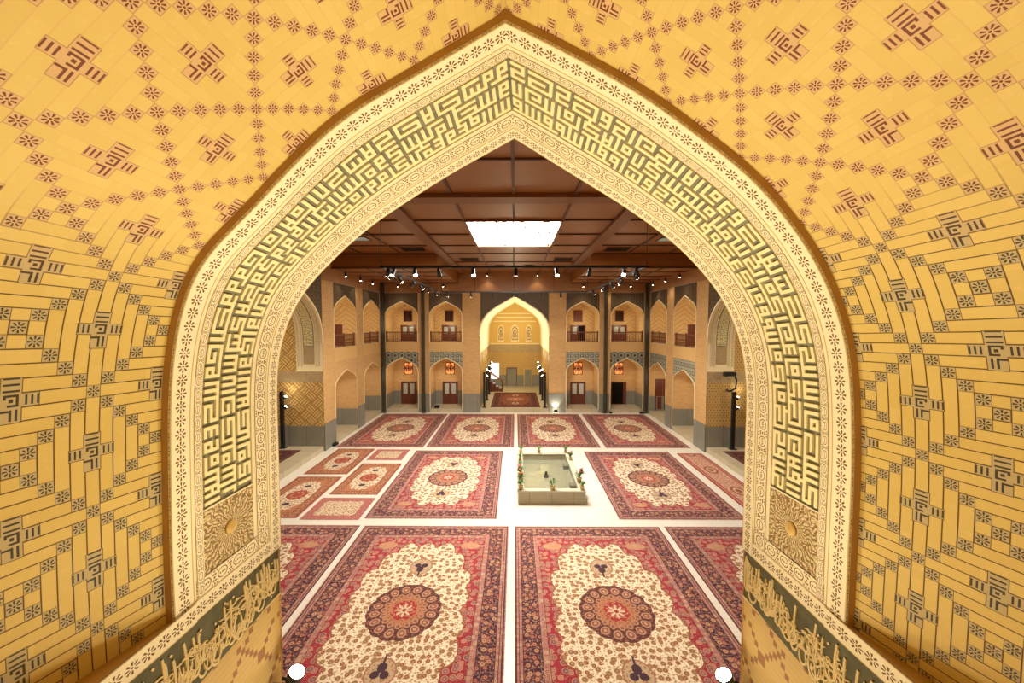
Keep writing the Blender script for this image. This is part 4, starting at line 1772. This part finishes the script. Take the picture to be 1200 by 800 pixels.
flower_pot(.30, 18.15, pz, 'green potted plant at the far left corner of the pool coping', None, 1)
flower_pot(1.15, 18.15, pz, 'green potted plant in the middle of the far pool coping', None, 2)
flower_pot(2.38, 18.15, pz, 'potted plant with red blooms at the far right corner of the pool', 0, 3)
flower_pot(2.46, 17.2, pz, 'pink-flowered potted plant on the right pool coping, just before the far corner', 1, 4)
flower_pot(.26, 17.1, pz, 'green potted plant on the left pool coping, furthest of its row', None, 5, .9)
flower_pot(.26, 16.2, pz, 'small green potted plant on the left pool coping, second from the far end', None, 6, .9)
flower_pot(.26, 15.25, pz, 'pink and red potted flowers on the left coping, tallest of that row', 1, 7, 1.25)
flower_pot(.26, 14.75, pz, 'orange-red potted flowers on the left coping, before the near corner', 2, 8, 1.1)
flower_pot(.26, 14.12, pz, 'leafy green potted plant at the near left corner of the pool', None, 9, 1.15)
flower_pot(1.40, 14.1, pz, 'green potted plant alone in the middle of the near pool coping', None, 10, 1.1)
flower_pot(2.46, 14.75, pz, 'crimson potted flowers on the right coping, near end', 0, 11, 1.3)
flower_pot(2.46, 14.12, pz, 'leafy green potted plant at the near right corner of the pool', None, 12, 1.0)


# ================================================================== LAMPS
def aim(o, d):
    o.rotation_euler = Vector(d).to_track_quat('-Z', 'Y').to_euler()


def spotlight(loc, direction, label, lit=True, group='spotlights on the hanging track', sc=1.0, stem=.12, energy=None, ang=70, top=None):
    """track spotlight: mount at loc (top), head below turned towards direction"""
    t = empty('track_spotlight', loc)
    b = MB()
    b.tube([(0, 0, 0), (0, 0, -stem)], .012 * sc, 6)
    b.box((-.035 * sc, -.02 * sc, -.03), (.035 * sc, .02 * sc, 0), bev=.005)
    b.build('bracket', M_BLACK, t)
    d = Vector(direction).normalized()
    M = (-d).to_track_quat('Z', 'Y').to_matrix()
    c = Vector((0, 0, -stem - .03 * sc))
    b = MB()
    L = .26 * sc
    b.lathe([(.0, L * .55), (.05 * sc, L * .55), (.062 * sc, L * .3), (.062 * sc, -L * .4), (.075 * sc, -L * .45), (.07 * sc, -L * .44), (.06 * sc, -L * .36), (0, -L * .36)], c, 14, 0, M)
    h = b.build('head', M_BLACK, t)
    b = MB()
    b.lathe([(.0, -L * .37), (.062 * sc, -L * .37), (.062 * sc, -L * .42), (.03 * sc, -L * .47), (.0, -L * .48)], c, 14, 0, M)
    b.build('lens', M_LENS if lit else M_PANE, h)
    tag(t, label, 'spotlight', group)
    if lit and energy:
        p = Vector(loc) + c + d * L * .6
        light('SPOT', p, energy, SOFT, .05, p + d * 5, ang, .7)
    return t


TZ, TX, TY0, TY1 = 8.25, 4.25, 12.86, 23.3
t = empty('hanging_light_track', (0, (TY0 + TY1) / 2, TZ))
for nm, x0, x1, y0, y1 in (('track_bar', -TX, TX, TY0, TY0), ('track_bar', -TX, TX, TY1, TY1), ('track_bar', -TX, -TX, TY0, TY1), ('track_bar', TX, TX, TY0, TY1)):
    b = MB()
    yc = (TY0 + TY1) / 2
    b.box((x0 - .04, y0 - yc - .04, 0), (x1 + .04, y1 - yc + .04, .075 if y0 == y1 else .06), bev=.01)
    b.build(nm, M_BLACK, t)
for x, y in ((-TX, TY0), (TX, TY0), (0, TY0), (-TX, TY1), (TX, TY1), (-2.3, TY1), (2.3, TY1), (0, TY1)):
    b = MB()
    yc = (TY0 + TY1) / 2
    top = ZC - TZ + .02 if not (y == TY1 and abs(x) > 4) else ZS - TZ
    b.tube([(x, y - yc, .05), (x, y - yc, top)], .012, 6)
    b.build('suspension_wire', M_BLACK, t)
tag(t, 'black rectangular light track hanging on wires below the wooden ceiling', 'light track')

ORD = ['first', 'second', 'third', 'fourth', 'fifth', 'sixth', 'seventh', 'eighth', 'ninth', 'tenth']
front = [(455, 1, (-.5, .8, -1)), (461.5, 1, (-.3, -.5, -1)), (487, 1, (.3, -.6, -1)), (515, 0, (0, 1, -.9)), (555, 1, (.1, -.5, -1)), (604.5, 1, (0, .25, -1)), (652, 1, (.1, -.5, -1)), (690, 0, (0, 1, -.8)), (730, 1, (-.3, -.8, -1)), (745, 0, (.5, .8, -.7))]
for k, (px, lit, d) in enumerate(front):
    x = (px - 604) / F_PX * TY0 + .06
    spotlight((x, TY0, TZ), d, '%s black spotlight from the left on the near bar of the hanging track' % ORD[k], bool(lit), energy=E_TRACK if lit else None)
for sd, ys_, w in ((-1, (13.9, 15.0, 16.8, 18.4, 20.0, 21.8), 'left'), (1, (14.0, 16.0, 17.4, 19.2, 21.5), 'right')):
    for k, y in enumerate(ys_):
        lit = not (sd < 0 and k == 2)
        spotlight((sd * TX, y, TZ), (-sd * .7, .35, -1) if k % 2 else (sd * .9, .4, -1), '%s black spotlight counting from the near end of the %s track bar' % (ORD[k], w), lit, energy=E_TRACK * .8 if lit and k % 2 == 0 else None)
for k, px in enumerate((525, 552, 577, 604, 634, 657)):
    x = (px - 604) / F_PX * TY1 + .06
    spotlight((x, TY1, TZ), ((x * .05), .9, -.8), '%s black spotlight from the left on the far bar of the hanging track' % ORD[k], k != 2, energy=E_TRACK * .5 if k in (1, 3, 4) else None)

# pendant wall washers
pw = []
for k, y in enumerate((21.8, 23.9, 25.9)):
    pw.append((-9.2, y, ZS, 'small pendant spot by the left wall frieze, %s from the near end' % ORD[k]))
for k, y in enumerate((22.4, 24.5, 26.7)):
    pw.append((9.2, y, ZS, 'small pendant spot by the right wall frieze, %s from the near end' % ORD[k]))
for x, lab in ((-8.2, 'small pendant spot before the far wall, above the left corner niche'), (-5.0, 'small pendant spot before the far wall, above the niche left of the middle arch'), (4.8, 'small pendant spot before the far wall, above the niche right of the middle arch'), (6.8, 'small pendant spot before the far wall, above the right-hand steel column'), (8.1, 'small pendant spot before the far wall, above the right corner niche')):
    pw.append((x, 28.0, ZS, lab))
for x, lab in ((-1.9, 'small pendant spot high before the far wall, left of the arch tip'), (1.6, 'small pendant spot high before the far wall, right of the arch tip')):
    pw.append((x, 28.2, ZC + .03, lab))
for x, y, z, lab in pw:
    spotlight((x, y, z), (0, 0, -1) if abs(x) < 9 else (-.1 * np.sign(x), 0, -1), lab, True, 'pendant spots along the court walls', .85, .22, E_WASH, 110)


# floor-standing black light fins in the halls
def light_fin(x, y, z, face, label, heads=((2.66, 1), (2.4, 1)), H=2.75, e=0.0):
    t = empty('floor_light', (x, y, z))
    b = MB()
    b.box((-.16, -.16, 0), (.16, .16, .03), bev=.01)
    b.build('base', M_BLACK, t)
    b = MB()
    b.box((-.075, -.075, .02), (.075, .075, H), bev=.015)
    b.build('post', M_BLACK, t)
    for hz, s in heads:
        b = MB()
        c = Vector((face * .19, 0, hz))
        M = Vector((face * .5, 0, 1)).to_track_quat('Z', 'Y').to_matrix()
        b.lathe([(0, -.09), (.06, -.09), (.075, 0), (.085, .05), (.075, .05), (0, .03)], c, 14, 0, M)
        b.tube([(face * .06, 0, hz - .03), (face * .16, 0, hz - .05)], .015, 6)
        h = b.build('lamp_head', M_BLACK, t)
        b = MB()
        b.lathe([(0, .035), (.075, .035), (.075, .05), (.04, .07), (0, .075)], c, 14, 0, M)
        b.build('lens', M_FLOODLENS, h)
    tag(t, label, 'floor lamp', 'black floor light posts in the halls')
    if e:
        light('SPOT', (x + face * .30, y, z + heads[0][0] + .15), e, WARM, .12, (x + face * 1.6, y, z + 7), 150, .8)
    return t


for sd, w in ((-1, 'left'), (1, 'right')):
    light_fin(sd * 2.33, 3.80, ZF, -sd, 'floor lamp flaring at the %s foot of the near arch' % w, ((2.73, 1),), 2.6)
    for y, e in ((3.4, 1.0), (1.9, .5), (.3, .22)):
        light('SPOT', (sd * .7, y, 3.2), E_IWAN * e, WARM, .2, (sd * 1.2, y - .2, 9), 125, 1.0)
    light('POINT', (sd * .7, 2.5, 2.3), 70, WARM, .2)  # added fill without a fixture, brightens the dark inscription band
    light_fin(sd * 11.55 + (.0 if sd < 0 else -.75), 19.55, ZF, -sd if sd < 0 else 1, 'black light post with two lit heads in the %s side hall' % w, ((2.55, 1), (2.05, 1)), 2.85, 14)
    for k, y in enumerate((28.95, 31.7, 34.3)):
        light_fin(sd * 2.22, y, .3, -sd, 'black light post on the %s side of the far hall, %s from the front' % (w, ORD[k]), ((2.75, 1), (2.3, 1)), 2.6, E_FAR)
    light('POINT', (sd * 13, 17.4, 5.0), 120, WARM, .3)
light('POINT', (0, 33.5, 5.2), 230, WARM, .4)

# lamps hidden in the niches
for (a0, a1, _) in FAR_BAYS:
    light('POINT', ((a0 + a1) / 2, YFW + .7, 6.3), E_NICHE, SOFT, .15)
    light('POINT', ((a0 + a1) / 2, YFW + .6, 2.5), E_NICHE * .8, SOFT, .15)
for sd in (-1, 1):
    for y in (22.6, 26.75):
        light('POINT', (sd * (XW + .8), y, 6.3), E_NICHE, SOFT, .15)
        light('POINT', (sd * (XW + .8), y, 2.4), E_NICHE * .7, SOFT, .15)

# floor flood at the right pier of the far arch
t = empty('flood_lamp', (2.95, 28.3, 0))
b = MB()
b.box((-.12, -.08, .10), (.12, .06, .30), bev=.02)
b.build('housing', M_BLACK, t)
b = MB()
b.box((-.10, .06, .12), (.10, .075, .28))
b.build('lens', M_FLOODLENS, t)
b = MB()
b.tube([(-.14, 0, .2), (-.14, 0, .02), (.14, 0, .02), (.14, 0, .2)], .012, 6)
b.build('bracket', M_BLACK, t)
tag(t, 'floor flood lamp lighting the pier right of the far arch', 'flood lamp')
light('SPOT', (2.95, 28.38, .25), 160, WHITE, .05, (2.95, 28.65, 1.2), 100, .8)

# ================================================================== SMALL THINGS
# camera on a bracket in the right side hall
t = empty('wall_speaker', (10.75, 19.6, 3.75))
b = MB()
b.box((-.42, -.16, .12), (.1, .12, .34), bev=.03)
b.build('cabinet', M_BLACK, t)
b = MB()
b.tube([(0.1, 0, .22), (.2, 0, -.1), (.15, 0, -.5), (-.1, .0, -.62), (-.2, .2, -.6)], .045, 8)
b.build('bracket', M_BLACK, t)
tag(t, 'black speaker on a curved bracket high in the right side hall', 'speaker')

# wooden pulpit stair in the far hall
t = empty('pulpit_stair', (-1.15, 35.9, .3))
for k in range(4):
    b = MB()
    b.box((-.25 - k * .3, -.32, 0), (.02 - k * .3, .32, .24 + k * .24), bev=.015)
    b.build('step', M_DOOR, t)
for s in (-1, 1):
    b = MB()
    b.box((-.02, s * .34 - .04, 0), (.08, s * .34 + .04, 1.0), bev=.015)
    b.build('newel_post', M_RAIL, t)
    b = MB()
    b.tube([(.03, s * .34, .92), (-1.15, s * .34, 1.78)], .045, 8)
    b.build('handrail', mat_wood('handrail_wood', (.35, .15, .05), (.45, .2, .07), .5), t)
tag(t, 'wooden pulpit stair with handrails in front of the bright doorway of the far hall', 'pulpit')

# shoes / cases on the floor
def case(x, y, z, w, d, h, label, nm='equipment_case'):
    t = empty(nm, (x, y, z))
    b = MB()
    b.box((-w / 2, -d / 2, 0), (w / 2, d / 2, h), bev=.03)
    b.build('body', M_BLACK, t)
    b = MB()
    b.tube([(-w * .25, 0, h - .01), (-w * .2, 0, h + .05), (w * .2, 0, h + .05), (w * .25, 0, h - .01)], .012, 6)
    b.build('handle', M_STEEL, t)
    tag(t, label, 'case')


case(-5.7, 29.0, ZF, .35, .25, .18, 'small black case on the sill of the niche left of the far arch')
case(-9.47, 20.75, 0, .2, .35, .16, 'small black case on the floor at the corner of the left wall pier')
case(9.1, 28.35, 0, .3, .2, .14, 'small black case at the foot of the far right corner column')
case(6.9, 28.4, 0, .22, .16, .12, 'small black box on the floor before the right-hand far niche')
t = empty('floor_spotlight', (2.9, 16.95, 0))
b = MB()
b.lathe([(.07, 0), (.07, .02), (.02, .03), (.02, .09)], (0, 0, 0), 12)
b.build('stand', M_STEEL, t)
b = MB()
b.lathe([(0, -.06), (.05, -.06), (.07, .06), (.06, .06), (0, .03)], (0, 0, .15), 12, 0, Matrix.Rotation(.9, 3, 'Y'))
b.build('head', M_BLACK, t)
tag(t, 'little dark floor spotlight on the stone to the right of the pool', 'spotlight')
